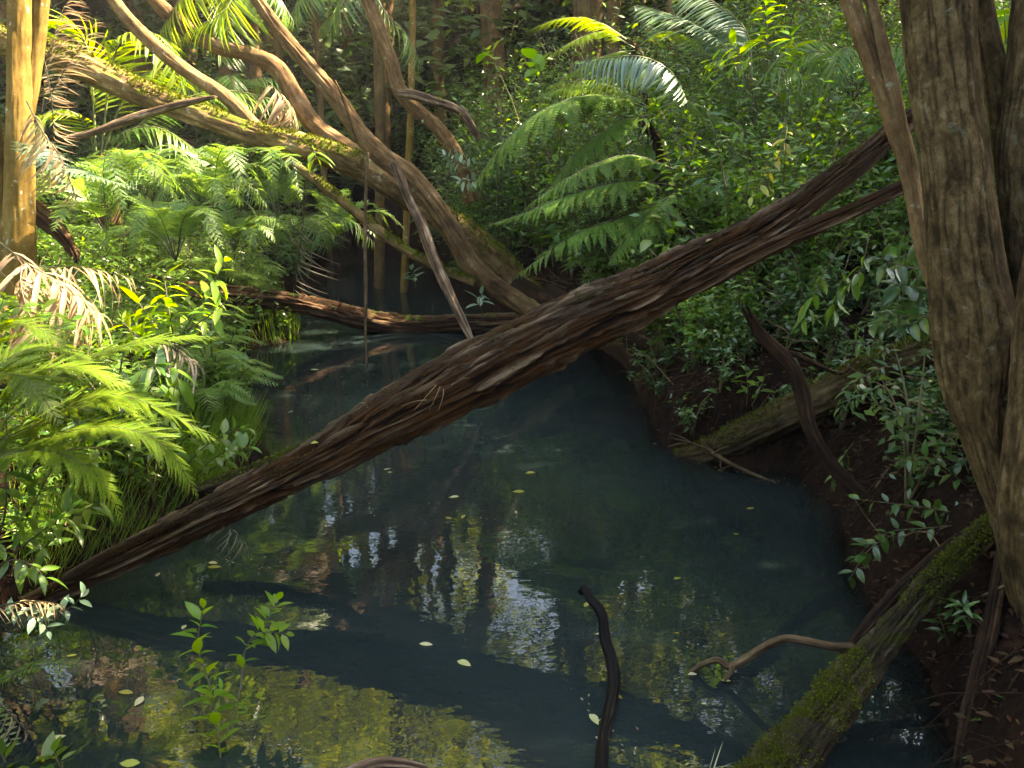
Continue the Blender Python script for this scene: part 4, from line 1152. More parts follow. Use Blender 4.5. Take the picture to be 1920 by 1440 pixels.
plant('light green weeds growing between the slanting log and the left shore', [([(330, 900, 5.0), (370, 850, 5.0), (420, 815, 5.0), (470, 800, 5.0)], 18), ([(360, 900, 5.1), (400, 860, 5.1), (440, 840, 5.1)], 14), ([(300, 900, 5.2), (340, 830, 5.2), (380, 800, 5.2)], 14), ([(380, 890, 5.2), (430, 860, 5.2), (475, 830, 5.2)], 14)],
      T_BROAD, 'broad', .11)
plant('upright seedling with yellow green leaves growing out of the water at lower left', [([(415, 1440, 2.75), (408, 1370, 2.85), (392, 1280, 2.98), (370, 1210, 3.1), (385, 1130, 3.22)], 40), ([(398, 1330, 2.92), (410, 1300, 2.95), (425, 1290, 2.95)], 5)], T_BROAD, 'broad_bright', .09, r=.004, start=.1, sizevar=.4, spread=1.1)
plant('second seedling arching beside the upright one in the shallow water', [([(420, 1390, 2.82), (450, 1300, 2.95), (460, 1215, 3.1), (500, 1165, 3.18), (525, 1120, 3.25)], 22), ([(470, 1200, 3.12), (500, 1185, 3.12), (540, 1190, 3.12)], 8)], T_BROAD, 'broad_bright', .09, r=.004, start=.4)
plant('pale round leaved sprig leaning in from the left shore near the bottom', [([(-20, 1180, 3.5), (30, 1150, 3.5), (70, 1160, 3.45), (95, 1190, 3.42)], 12), ([(10, 1170, 3.5), (80, 1150, 3.5), (130, 1140, 3.5), (165, 1105, 3.5)], 12)], T_BROAD, 'palm_pale', .075, r=.003)
plant('rosette of broad green leaves in the bottom left corner', [([(120, 1470, 2.72), (112, 1440, 2.74), (105, 1420, 2.76), (100, 1405, 2.78)], 9), ([(20, 1470, 2.7), (10, 1430, 2.75), (0, 1410, 2.8)], 8), ([(60, 1460, 2.72), (75, 1440, 2.74), (90, 1430, 2.76)], 6)], T_BROAD, 'broad', .1, spread=1.2, start=.3)
plant('vine with paired pointed leaves hanging in the dark gap below the slanting log', [([(1590, 440, 5.1), (1540, 520, 5.05), (1515, 580, 5.0), (1500, 610, 5.0)], 12), ([(1600, 450, 5.1), (1575, 540, 5.0), (1560, 600, 5.0)], 12), ([(1630, 440, 5.1), (1615, 500, 5.0), (1590, 540, 4.95)], 8)], T_BROAD, 'broad', .105, droop=.9, r=.003, start=.3, name='vine', cat='vine')
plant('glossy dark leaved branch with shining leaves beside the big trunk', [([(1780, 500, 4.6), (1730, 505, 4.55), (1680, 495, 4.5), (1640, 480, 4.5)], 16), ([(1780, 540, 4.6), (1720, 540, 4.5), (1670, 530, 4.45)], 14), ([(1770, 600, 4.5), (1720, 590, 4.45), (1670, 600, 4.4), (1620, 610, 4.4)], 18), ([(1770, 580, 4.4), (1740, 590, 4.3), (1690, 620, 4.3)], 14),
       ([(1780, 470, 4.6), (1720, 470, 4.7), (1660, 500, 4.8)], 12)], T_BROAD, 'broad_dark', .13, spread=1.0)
plant('dim fine leaved creeper draped over the mossy bank log', [([(1700, 690, 5.2), (1650, 690, 5.15), (1590, 730, 5.1), (1570, 790, 5.05)], 26), ([(1720, 700, 5.2), (1680, 710, 5.1), (1620, 740, 5.0), (1580, 760, 5.0)], 26), ([(1690, 680, 5.3), (1640, 650, 5.3), (1590, 640, 5.3)], 20), ([(1600, 830, 4.95), (1580, 860, 4.95), (1560, 910, 4.9)], 10)],
      T_LANCE, 'broad_dark', .09, droop=.5, r=.003)
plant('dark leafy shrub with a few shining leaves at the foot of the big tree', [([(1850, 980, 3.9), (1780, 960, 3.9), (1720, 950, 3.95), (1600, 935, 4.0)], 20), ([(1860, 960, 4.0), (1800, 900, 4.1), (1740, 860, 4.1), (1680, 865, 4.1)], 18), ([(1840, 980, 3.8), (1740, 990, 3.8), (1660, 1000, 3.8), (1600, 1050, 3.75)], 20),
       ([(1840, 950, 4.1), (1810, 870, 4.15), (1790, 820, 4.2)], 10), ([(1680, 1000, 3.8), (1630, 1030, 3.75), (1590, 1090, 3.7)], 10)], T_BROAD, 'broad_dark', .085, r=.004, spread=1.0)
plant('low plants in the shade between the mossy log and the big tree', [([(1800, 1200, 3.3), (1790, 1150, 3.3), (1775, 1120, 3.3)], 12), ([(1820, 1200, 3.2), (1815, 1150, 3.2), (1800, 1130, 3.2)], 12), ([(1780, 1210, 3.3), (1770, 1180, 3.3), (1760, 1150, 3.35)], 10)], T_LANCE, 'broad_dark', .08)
plant('yellowing leafy twig hanging on the shrub wall above the slanting log', [([(1470, 220, 7.4), (1475, 250, 7.3), (1455, 300, 7.2), (1430, 340, 7.15), (1400, 380, 7.1)], 14)], T_BROAD, 'yellow_leaf', .12, r=.004)
plant('bright whorled shrub at the top edge right of the palms', [([(1440, 140, 8.6), (1438, 80, 8.6), (1436, 30, 8.6), (1434, -10, 8.6)], 22), ([(1400, 160, 8.5), (1390, 110, 8.4), (1370, 80, 8.4)], 14), ([(1470, 150, 8.5), (1490, 100, 8.5), (1480, 60, 8.5)], 14), ([(1380, 170, 8.4), (1350, 130, 8.3), (1330, 110, 8.3)], 12)], T_LANCE, 'broad_bright', .22, spread=1.1)
plant('light green sprig standing out against the dark shrubs left of the yellow twig', [([(1220, 260, 8.2), (1210, 225, 8.1), (1190, 215, 8.0)], 9), ([(1400, 260, 7.6), (1395, 245, 7.5), (1375, 248, 7.5)], 9)], T_LANCE, 'broad_bright', .13)
plant('blue green seedling on the far shore in front of the roots', [([(905, 590, 9.0), (898, 565, 8.9), (905, 550, 8.9)], 7), ([(780, 540, 10), (775, 520, 10), (770, 505, 10)], 8)], T_BROAD, 'palm_pale', .16)
plant('small green seedling on the dark slope right of the broken snag', [([(1400, 760, 6.2), (1402, 720, 6.1), (1398, 690, 6.1)], 9), ([(1410, 760, 6.2), (1425, 730, 6.1), (1435, 700, 6.1)], 8)], T_BROAD, 'broad', .11)
plant('dim leafy seedling on the bank above the twig', [([(1355, 815, 6.5), (1352, 780, 6.4), (1350, 755, 6.4)], 14), ([(1360, 815, 6.5), (1370, 790, 6.4), (1375, 770, 6.4)], 10)], T_LANCE, 'broad_dark', .1)
plant('large lobed leaves lit in the shrubs behind the bent trunk', [([(1020, 150, 11), (1010, 125, 10.8), (1000, 110, 10.8)], 5), ([(930, 130, 12), (925, 100, 12), (915, 90, 12)], 5)], T_ROUND, 'broad_bright', .26)
plant('shrub branch with pale leaves on the far bank beside the bent trunk', [([(900, 330, 10.8), (870, 310, 10.6), (850, 300, 10.6), (830, 290, 10.6)], 14), ([(900, 340, 10.8), (880, 340, 10.6), (850, 340, 10.5)], 12)], T_BROAD, 'palm_pale', .13)
plant('yellow green vine climbing along the left edge behind the tan frond', [([(-20, 560, 5.2), (40, 575, 5.1), (110, 590, 5.0), (170, 620, 4.9)], 14), ([(-10, 620, 4.9), (0, 580, 4.9), (10, 550, 4.9)], 10)], T_ROUND, 'broad_bright', .1, r=.003, name='vine', cat='vine')
plant('leaves of a sapling seen behind the right trunks at the top edge', [([(1890, 150, 5.6), (1885, 60, 5.5), (1880, -10, 5.5)], 10), ([(1890, 120, 5.6), (1895, 60, 5.5), (1900, 10, 5.5)], 8)], T_BROAD, 'broad_bright', .2, droop=.5, name='sapling', cat='tree')
plant('small fern like plant rooted on the mossy fallen trunk', [([(585, 275, 9.5), (590, 285, 9.45), (592, 300, 9.4)], 7)], T_LANCE, 'broad_bright', .22)

plant('bushy shrub of small leaves growing among the tree ferns', [([(1290, 470, 8.0), (1275, 400, 7.9), (1262, 330, 7.8), (1240, 260, 7.8)], 60), ([(1300, 470, 8.0), (1310, 380, 7.9), (1320, 300, 7.9)], 50), ([(1280, 480, 7.9), (1240, 430, 7.8), (1215, 370, 7.8)], 46),
       ([(1310, 480, 8.0), (1350, 420, 7.9), (1380, 340, 7.9)], 50), ([(1295, 400, 8), (1300, 280, 8.2), (1290, 210, 8.3)], 50), ([(1300, 330, 8.1), (1245, 220, 8.3), (1225, 190, 8.4)], 36)], T_BROAD, 'small', .10, split=False, r=.008, spread=1.1, start=.05)
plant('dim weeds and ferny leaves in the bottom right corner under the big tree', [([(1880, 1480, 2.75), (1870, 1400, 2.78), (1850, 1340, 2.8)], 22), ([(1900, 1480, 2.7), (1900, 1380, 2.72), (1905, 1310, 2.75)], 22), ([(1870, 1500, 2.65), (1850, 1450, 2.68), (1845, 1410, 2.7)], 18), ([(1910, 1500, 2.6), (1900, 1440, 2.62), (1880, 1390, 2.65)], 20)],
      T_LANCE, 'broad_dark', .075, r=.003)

# tufts of grass
def grass_tuft(name, label, base, n, h, mat, lean=.4, kind=None, cat='grass', spread=.05):
    b = np.array(base)
    R_, t_, s_ = [], [], []
    for k in range(n):
        a = rng.uniform(0, 6.28)
        d = np.array([math.cos(a) * lean * rng.uniform(.2, 1.6), math.sin(a) * lean * rng.uniform(.2, 1.4), 1.0])
        R_.append(frame(d, np.array([math.cos(a + .3), math.sin(a), .2])))
        t_.append(b + [rng.normal(0, spread), rng.normal(0, spread), 0])
        s_.append(h * rng.uniform(.5, 1.1))
    W, F = scatter(blade(.018, 6, .3, -.5, .3), np.array(R_), np.array(t_), np.array(s_))
    return solo(name, W, F, M[mat], label, cat, kind=kind)
grass_tuft('grass_tuft', 'small tuft of pale grass blades at the bottom edge on the right', px(1330, 1455, 2.65), 9, .13, 'pale_leaf', .5, spread=.012)
R_, t_, s_ = [], [], []
for k in range(5000):
    x, y = (rng.uniform(330, 480), rng.uniform(800, 930)) if k < 1500 else (rng.uniform(40, 400), rng.uniform(880, 1090))
    p = pxz(x, y, .12)
    if shore_dist(p[None, :2])[0] < .02: continue
    g = ground(p[0], p[1])[0]
    a = rng.uniform(0, 6.28)
    R_.append(frame(np.array([math.cos(a) * .7 + .3, math.sin(a) * .6, .8]), np.array([math.cos(a), math.sin(a), .4])))
    t_.append([p[0], p[1], g])
    s_.append(rng.uniform(.12, .36) * (1 if k < 1500 else .75))
W, F = scatter(blade(.014, 5, .3, .5, .3), np.array(R_), np.array(t_), np.array(s_))
solo('grass', W, F, M['grass'], 'fine drooping grass along the left shore behind the slanting log', 'grass', kind='stuff')

R_, t_, s_ = [], [], []
for k in range(2600):
    x, y = rng.uniform(385, 580), rng.uniform(560, 680)
    p = pxz(x, y, .15)
    sd_ = shore_dist(p[None, :2])[0]
    if sd_ < -.05 or sd_ > .9: continue
    a = rng.uniform(0, 6.28)
    R_.append(frame(np.array([math.cos(a) * .7, math.sin(a) * .6 - .2, .8]), np.array([math.cos(a), math.sin(a), .4])))
    t_.append([p[0], p[1], max(ground(p[0], p[1])[0], 0)])
    s_.append(rng.uniform(.15, .45))
W, F = scatter(blade(.018, 5, .3, .6, .3), np.array(R_), np.array(t_), np.array(s_))
solo('grass', W, F, M['grass'], 'soft grass hanging over the water in front of the low dark log', 'grass', kind='stuff')

# leaves floating on the pool
LEAVES = [(995, 887, 20, .1, 'yellow_leaf', 'uppermost in the middle of the pool'), (972, 922, 24, .0, 'yellow_leaf', 'just below the uppermost middle one'), (851, 932, 20, .1, 'pale_leaf', 'alone under the middle of the slanting log'),
          (726, 880, 14, .2, 'pale_leaf', 'upper of a close pair under the slanting log'), (731, 886, 10, -.2, 'pale_leaf', 'lower and smaller of a close pair under the slanting log'), (840, 972, 16, -.4, 'yellow_leaf', 'left of two in line below the log middle'),
          (868, 969, 14, .6, 'yellow_leaf', 'right of two in line below the log middle'), (1407, 953, 16, .1, 'yellow_leaf', 'below the forked twig near the right bank'), (1380, 1001, 10, 0, 'yellow_leaf', 'tiny, in the dark water left of the right shore'),
          (1270, 1084, 16, .2, 'yellow_leaf', 'right of the tip of the wet black branch'), (799, 1208, 26, -.1, 'pale_leaf', 'upper left of two large ones left of the wet black branch'), (871, 1243, 30, -.2, 'pale_leaf', 'lower right of two large ones left of the wet black branch'),
          (1116, 1347, 30, -.4, 'pale_leaf', 'largest, touching the left of the wet black branch'), (1123, 1386, 18, -.4, 'pale_leaf', 'on the wet black branch near the bottom edge'), (1160, 1305, 20, -.3, 'yellow_leaf', 'against the right side of the wet black branch'),
          (1122, 1189, 12, 0, 'pale_leaf', 'tiny, left of the upper wet black branch'), (1100, 1133, 20, .5, 'yellow_leaf', 'beside the very tip of the wet black branch'), (344, 1176, 14, .8, 'pale_leaf', 'just left of the seedling top'),
          (402, 1064, 26, -.1, 'yellow_leaf', 'larger of a pair under the low end of the log'), (400, 1055, 18, 0, 'pale_leaf', 'smaller of a pair under the low end of the log'), (295, 1077, 14, .8, 'pale_leaf', 'round, close below the foot of the log'),
          (135, 1229, 16, .1, 'yellow_leaf', 'above the narrow fern frond'), (236, 1298, 26, -.05, 'yellow_leaf', 'on brown shallows left of the seedling'), (106, 1385, 26, 1.7, 'pale_leaf', 'standing on end near the bottom left corner'),
          (243, 1431, 32, 0, 'yellow_leaf', 'at the bottom edge left of the seedling'), (1320, 1319, 10, 0, 'pale_leaf', 'tiny, below the bare crooked branch'), (262, 1315, 24, .6, 'pale_leaf', 'slanted, beside the seedling'),
          (590, 693, 16, 0, 'pale_leaf', 'far back beyond the log near the left shore'), (545, 772, 12, .4, 'pale_leaf', 'behind the log over the brown shallows'), (1228, 832, 8, 0, 'pale_leaf', 'tiny, left of the mossy bank log end'),
          (1362, 1276, 16, 0, 'pale_leaf', 'at the lower fork tip of the bare crooked branch'), (1298, 1264, 16, .1, 'pale_leaf', 'at the far tip of the bare crooked branch')]
for k, (x, y, l, a, m, where) in enumerate(LEAVES):
    p = pxz(x, y, .004)
    d = np.linalg.norm(p - [0, 0, CAM_H])
    L = l / FPX * d
    V, F = blade(rng.uniform(.18, .3), 4, rng.uniform(.05, .35), rng.uniform(-.12, .1), rng.uniform(.4, .6))
    V[:, 0] += .12 * rng.normal() * V[:, 1] ** 2
    Rm = frame(np.array([[math.cos(a * 2.2), math.sin(a * 2.2) * 1.0, 0]]), np.array([[0, 0, 1.0]]))
    W, F = scatter((V - [0, .5, 0], F), Rm, p[None], np.array([L]))
    W[:, 2] = np.maximum(W[:, 2], .003)
    solo('floating_leaf', W, F, M[m], ('yellow' if m == 'yellow_leaf' else 'pale cream') + ' floating leaf ' + where, 'leaf', 'fallen leaves floating on the pool')
# specks of bark and leaf bits drifting in loose lines
Pd = []
for (x0, y0, x1, y1, n_, s_) in [(540, 660, 700, 720, 46, 22), (500, 760, 620, 800, 22, 16), (400, 1040, 560, 1075, 26, 14), (120, 1200, 330, 1320, 30, 34), (700, 940, 1000, 1000, 18, 30), (1080, 1290, 1180, 1420, 16, 20), (1280, 860, 1540, 920, 26, 10), (300, 1360, 620, 1430, 20, 30)]:
    for q in range(n_):
        u = rng.random()
        Pd.append(pxz(x0 + (x1 - x0) * u + rng.normal(0, s_), y0 + (y1 - y0) * u + rng.normal(0, s_ * .5), .004))
Pd = np.array(Pd)
Pd = Pd[shore_dist(Pd[:, :2]) < -.03]
n_ = len(Pd)
a_ = rng.uniform(0, 6.28, n_)
W, F = scatter(quadleaf(.22, .1), frame(np.column_stack([np.cos(a_), np.sin(a_), np.zeros(n_)]), np.tile([0, 0, 1.0], (n_, 1))), Pd, rng.uniform(.006, .028, n_))
W[:, 2] = np.maximum(W[:, 2], .003)
solo('floating_debris', W, F, M['dead'], 'specks of bark and leaf bits drifting on the pool', 'debris', kind='stuff')
# ------------------------------------------------------------------ undergrowth masses (nobody could count these)
def project(P):
    q = P - np.array([0, 0, CAM_H])
    dep = q[:, 1] * CP - q[:, 2] * SP
    return 960 + FPX * q[:, 0] / dep, 720 - FPX * (q[:, 1] * SP + q[:, 2] * CP) / dep, dep

def bush_mass(centres, hts, per, size, tpl, up_bias=.35, spread=.5, seed=0):
    """leaf positions on many thin arching stems; returns leaves and stems"""
    r = np.random.default_rng(seed)
    R_, t_, s_, stems = [], [], [], []
    for c, h in zip(centres, hts):
        ns = max(3, int(per / 22))
        for k in range(ns):
            a = r.uniform(0, 6.28)
            reach = h * spread * r.uniform(.25, 1.1)
            tip = np.array([math.cos(a) * reach, math.sin(a) * reach, h * r.uniform(.55, 1.05)])
            mid = tip * [.35, .35, .65]
            n = per // ns
            t = np.sort(r.uniform(.2, 1.0, n))[:, None]
            p = c + 2 * t * (1 - t) * mid + t * t * tip + 0 * c
            p = p + r.normal(0, .05 * h, (n, 3))
            ph = r.uniform(0, 6.28, n)
            d = np.column_stack([np.cos(ph), np.sin(ph), r.normal(-.05, .35, n)])
            u = norm(np.column_stack([r.normal(0, .45, n), r.normal(-.25, .45, n), np.ones(n)]))
            R_.append(frame(d, u)); t_.append(p); s_.append(size * r.uniform(.55, 1.3, n))
            if k % 3 == 0:
                stems.append(simple_tube([c, c + mid, c + tip], .012, .003, 4, 5))
    return scatter(tpl, np.concatenate(R_), np.concatenate(t_), np.concatenate(s_)), join(stems)

def land_points(n, xr, yr, seed, cond=None, smin=.05):
    r = np.random.default_rng(seed)
    P = np.column_stack([r.uniform(*xr, n), r.uniform(*yr, n)])
    P = P[shore_dist(P) > smin]
    z = ground(P[:, 0], P[:, 1])
    Q = np.column_stack([P, z])
    if cond is not None:
        Q = Q[cond(Q)]
    return Q

def mass(name, label, Q, hts, per, size, tpl, mat, seed, **kw):
    (V, F), (SV, SF) = bush_mass(Q, hts, per, size, tpl, seed=seed, **kw)
    o = solo(name, V, F, M[mat], label, 'undergrowth', kind='stuff')
    s = solo('stems', SV, SF, M['stem'], label.replace('leafy', 'thin stems of the leafy'), 'undergrowth', kind='stuff')
    return o

def clear_of_log(Q):
    x, y, d = project(Q + [0, 0, .4])
    return ~((Q[:, 1] < 5.6) & (Q[:, 0] > -2) & (x < 1750))

r_ = np.random.default_rng(3)
# right hillside, small glossy leaves
Q = land_points(900, (-.2, 9), (7.2, 16), 11, lambda Q: (Q[:, 0] > .05 * (Q[:, 1] - 7) - .1) & (Q[:, 2] > .45))
mass('undergrowth', 'dense leafy wall of small glossy shrubs on the right hillside', Q[:260], r_.uniform(.8, 1.9, 260), 420, .095, T_QUAD, 'small', 12)
mass('undergrowth', 'dense leafy mixed shrubs deep in the right hillside', Q[260:380], r_.uniform(.8, 2.1, 120), 330, .14, T_QUADL, 'understorey', 13)
Q = land_points(900, (-1.6, 7), (10.2, 17), 61, lambda Q: (Q[:, 0] > -1.6 + .0 * Q[:, 1]) & (Q[:, 2] > .3))
mass('undergrowth', 'tall leafy shrubs piled up the slope at the back right', Q[:110], r_.uniform(1.6, 3.4, 110), 520, .11, T_QUAD, 'small', 62, spread=.4)
mass('undergrowth', 'fine grey green leafy thicket behind the bent trunk', Q[110:200], r_.uniform(1.6, 3.2, 90), 480, .12, T_QUADL, 'thicket', 63, spread=.4)
Q = land_points(400, (.3, 6), (6.6, 10), 64, lambda Q: (Q[:, 2] > .25) & (Q[:, 0] > .25 * (10 - Q[:, 1]) + .2))
mass('undergrowth', 'trailing leafy creepers and seedlings above the undercut bank', Q[:110], r_.uniform(.5, 1.3, 110), 330, .085, T_QUAD, 'small', 65, spread=.6)
Q = land_points(900, (.9, 4.2), (4.6, 9.2), 71, lambda Q: (shore_dist(Q[:, :2]) < 1.4) & (shore_dist(Q[:, :2]) > .06) & ((Q[:, 1] > 5.3) | (Q[:, 0] > 2.6)))
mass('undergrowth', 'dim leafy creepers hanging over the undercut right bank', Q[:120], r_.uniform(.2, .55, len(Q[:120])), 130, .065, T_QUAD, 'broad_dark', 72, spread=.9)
# dead twigs and thin vines tangled through the banks
tw_ = []
rt = np.random.default_rng(73)
for Q_, n_, l_ in ((land_points(600, (.8, 4.5), (3.2, 9), 74), 150, .7), (land_points(400, (-.5, 6), (7.5, 13), 75), 130, 1.6), (land_points(400, (-7, -1.6), (3.5, 11), 76), 130, .9)):
    for c in Q_[:n_]:
        a = rt.uniform(0, 6.28); L_ = l_ * rt.uniform(.4, 1.2)
        d = np.array([math.cos(a), math.sin(a), rt.uniform(-.15, .9)]) * L_
        c = c + [0, 0, rt.uniform(0, .25)]
        tw_.append(simple_tube([c, c + d * .4 + rt.normal(0, .06, 3), c + d * .75 + rt.normal(0, .09, 3), c + d], rt.uniform(.003, .009), .0015, 4, 8))
V, F = join(tw_)
solo('twigs', V, F, M['twig'], 'dead twigs and thin vines tangled through the plants of the banks', 'twigs', attrs={'bark': V * .6, 'ridge': np.zeros(len(V))}, kind='stuff')
Q = land_points(300, (.6, 7), (7.4, 13), 81, lambda Q: Q[:, 2] > .5)
mass('undergrowth', 'larger leaved leafy saplings rising through the shrubs of the right hillside', Q[:34], r_.uniform(1.0, 2.2, 34), 90, .2, T_BROAD, 'broad', 82, spread=.4)
# near right bank behind the tree
Q = land_points(160, (2.2, 7), (3.9, 7.2), 14, lambda Q: Q[:, 2] > .35)
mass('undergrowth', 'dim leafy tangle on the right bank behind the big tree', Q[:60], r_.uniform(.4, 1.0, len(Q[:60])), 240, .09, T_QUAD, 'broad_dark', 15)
# left bank
Q = land_points(500, (-9, -1.6), (4.6, 13), 16)
mass('undergrowth', 'leafy green shrubs and seedlings crowding the left bank', Q[:150], r_.uniform(.4, 1.0, 150), 260, .085, T_QUAD, 'broad', 17)
mass('undergrowth', 'finer leafy weeds between the shrubs of the left bank', Q[150:300], r_.uniform(.3, .8, 150), 240, .07, T_QUADL, 'grass', 18)
Q = land_points(120, (-5, -1.9), (2.6, 5.0), 19)
mass('undergrowth', 'leafy low weeds at the left edge of the pool', Q[:60], r_.uniform(.2, .55, 60), 150, .06, T_QUADL, 'broad', 20)
# far side of the pool and forest floor
Q = land_points(700, (-14, 4), (13, 24), 21)
mass('undergrowth', 'shaded leafy understorey behind the pool', Q[:260], r_.uniform(.6, 2.0, 260), 220, .15, T_QUADL, 'understorey', 22)
Q = land_points(700, (-34, 28), (17, 42), 23)
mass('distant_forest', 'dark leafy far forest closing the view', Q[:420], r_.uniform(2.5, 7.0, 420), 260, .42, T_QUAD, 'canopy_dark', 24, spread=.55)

# leafy mass added behind the viewpoint to darken the sides that face it
Q = land_points(400, (-16, 16), (-12, -3.5), 41)
mass('forest', 'dark leafy mass added unseen behind the viewpoint to block skylight', Q[:150], r_.uniform(5, 9.5, 150), 240, .42, T_QUAD, 'canopy_dark', 42, spread=.45)

# ferns covering the left bank, as one fern carpet
def fern_carpet(name, label, Q, size, nf, mat, seed, tpl=T_PINL):
    r = np.random.default_rng(seed)
    R_, t_, s_ = [], [], []
    stems = []
    for c in Q:
        S = size * r.uniform(.6, 1.25)
        for k in range(nf):
            a = r.uniform(0, 6.28)
            dr = np.array([math.cos(a), math.sin(a), 0])
            rise = r.uniform(.35, .7)
            p1, p2, p3 = c + dr * S * .3 + [0, 0, S * rise], c + dr * S * .75 + [0, 0, S * rise * 1.15], c + dr * S * 1.15 + [0, 0, S * rise * .75]
            C = catmull([c, p1, p2, p3], 20)
            T = norm(np.gradient(C, axis=0))
            stems.append(simple_tube([c, p1, p2, p3], .006, .002, 3, 6))
            idx = np.arange(5, 20)
            for sd in (-1, 1):
                g = (idx - 5) / 15
                side = norm(np.cross(T[idx], [0, 0, 1.0])) * sd
                ang = np.radians(70 - 25 * g)[:, None]
                d = T[idx] * np.cos(ang) + side * np.sin(ang) + r.normal(0, .04, (15, 3)) + [0, 0, -.05]
                R_.append(frame(d, np.tile([0, 0, 1.0], (15, 1)) + r.normal(0, .1, (15, 3))))
                t_.append(C[idx]); s_.append(S * .42 * np.minimum(1, .5 + 2 * g) * (1 - g) ** .7 + .015)
    V, F = scatter(tpl, np.concatenate(R_), np.concatenate(t_), np.concatenate(s_))
    o = solo(name, V, F, M[mat], label, 'ferns', kind='stuff')
    SV, SF = join(stems)
    solo('fern_stalks', SV, SF, M['stem'], 'stalks of the ' + label, 'ferns', kind='stuff')
    return o
Q = land_points(300, (-8, -1.9), (6.0, 12.5), 31)
fern_carpet('fern_bed', 'carpet of soft green ferns on the left bank below the fallen tree', Q[:140], .55, 8, 'tree_fern', 32)
Q = land_points(300, (-13, 3), (12.5, 20), 33)
fern_carpet('fern_bed', 'shaded ferns on the forest floor behind the pool', Q[:110], .8, 7, 'understorey', 34)
Q = land_points(200, (1, 7), (7.5, 14), 35, lambda Q: Q[:, 2] > .5)
fern_carpet('fern_bed', 'ferns scattered among the shrubs of the right hillside', Q[:40], .7, 7, 'tree_fern', 36)

# leaf litter
Q = np.vstack([land_points(5000, (-6, 6), (1.5, 13), 37, smin=.0), land_points(14000, (1.0, 5), (2.3, 8.5), 38, smin=.0)])
n = len(Q)
a = rng.uniform(0, 6.28, n)
d = np.column_stack([np.cos(a), np.sin(a), rng.normal(0, .2, n)])
V, F = scatter(T_QUAD, frame(d, np.column_stack([rng.normal(0, .3, n), rng.normal(0, .3, n), np.ones(n)])), Q + [0, 0, .015], rng.uniform(.025, .075, n))
solo('leaf_litter', V, F, M['litter'], 'brown fallen leaves scattered over the banks', 'leaf litter', kind='stuff')

# ------------------------------------------------------------------ the forest: trunks and crowns; gaps are cut along sunbeams to light chosen spots
LIT = [(px(100, 90, 9.1), 2.0), (px(330, 200, 9.5), .7), (px(560, 270, 9.8), .35), (px(230, 40, 9.8), 1.2), (px(60, 60, 6.8), .7), (px(250, 100, 10.2), 1.2), (px(400, 20, 10.3), .7), (px(330, 180, 9.5), .6), (px(120, 740, 3.75), .45), (px(330, 635, 4.15), .3), (px(60, 640, 3.5), .4), (px(330, 800, 3.75), .15),
       (px(120, 540, 5.6), .6), (px(370, 540, 5.2), .35), (px(220, 380, 7.5), .45), (px(400, 330, 8), .22), (px(500, 390, 9.2), .25), (px(1160, 130, 9.2), .3), (px(1100, 60, 12), .6), (px(1250, 60, 9.6), .25), (px(1440, 40, 8.6), .4),
       (px(1480, 260, 7.3), .2)]
LITP = np.array([p for p, r in LIT]); LITR = np.array([r for p, r in LIT])
def in_beam(C):
    """does a leaf clump stand in one of the openings cut for the sun"""
    q = C[:, None] - LITP[None]
    t = q @ SUN
    d = np.linalg.norm(q - t[..., None] * SUN, axis=2)
    return ((t > 2.5) & (d < LITR[None] + .25)).any(1)

def crown_tree(base, h, lean, r0, rad, nclump, mat, label, group, bmat='far_bark', leaf=.2, per=34, low=.45, seed=0, tpl=T_QUADL, flat=.75, cull=None, fill=None):
    r = np.random.default_rng(seed)
    t = thing('forest_tree', label, 'tree', base, group)
    top = np.array([base[0] + lean[0], base[1] + lean[1], base[2] + h])
    mid = (np.array(base) + top) / 2 + [r.normal(0, .15), r.normal(0, .15), 0]
    V, F, A = tube([np.array(base) - [0, 0, .3], mid, top], [r0, r0 * .8, r0 * .35], seg=14, step=.25, kind='smooth', amp=.02, seed=seed)
    part('trunk', V, F, M[bmat], t, A)
    C = []
    limbs = []
    cc = top - [0, 0, rad * .5]
    for k in range(nclump):
        v = norm(r.normal(0, 1, 3)) * r.uniform(.35, 1) ** .6
        c = cc + v * [rad, rad, rad * flat]
        C.append(c)
        if k % 5 == 0:
            s = np.array(base) + (top - np.array(base)) * r.uniform(.5, .95)
            limbs.append(simple_tube([s, (s + c) / 2 + [0, 0, .2], c], r0 * .3, .012, 5, 6))
    C = np.array(C)
    if fill is not None and len(fill):
        C = np.vstack([C, fill])
        for c in fill[::6]:
            s = np.array(base) + (top - np.array(base)) * r.uniform(.5, .95)
            limbs.append(simple_tube([s, (s + c) / 2 + [0, 0, .2], c], r0 * .3, .012, 5, 6))
    C = C[~in_beam(C)]
    if cull is not None: C = C[~cull(C)]
    limbs = [(v, f) for v, f in limbs if not in_beam(v[::6]).any()]
    if limbs:
        V, F = join(limbs)
        part('limbs', V, F, M[bmat], t, {'bark': V * .5, 'ridge': np.zeros(len(V))})
    if len(C):
        n = len(C) * per
        p = np.repeat(C, per, 0) + r.normal(0, .26, (n, 3)) * [1.2, 1.2, .7]
        a = r.uniform(0, 6.28, n)
        d = np.column_stack([np.cos(a), np.sin(a), r.normal(-.25, .35, n)])
        u = norm(np.column_stack([r.normal(0, .5, n), r.normal(0, .5, n), np.ones(n)]))
        V, F = scatter(tpl, frame(d, u), p, leaf * r.uniform(.6, 1.3, n))
        part('crown', V, F, M[mat], t)
    return t

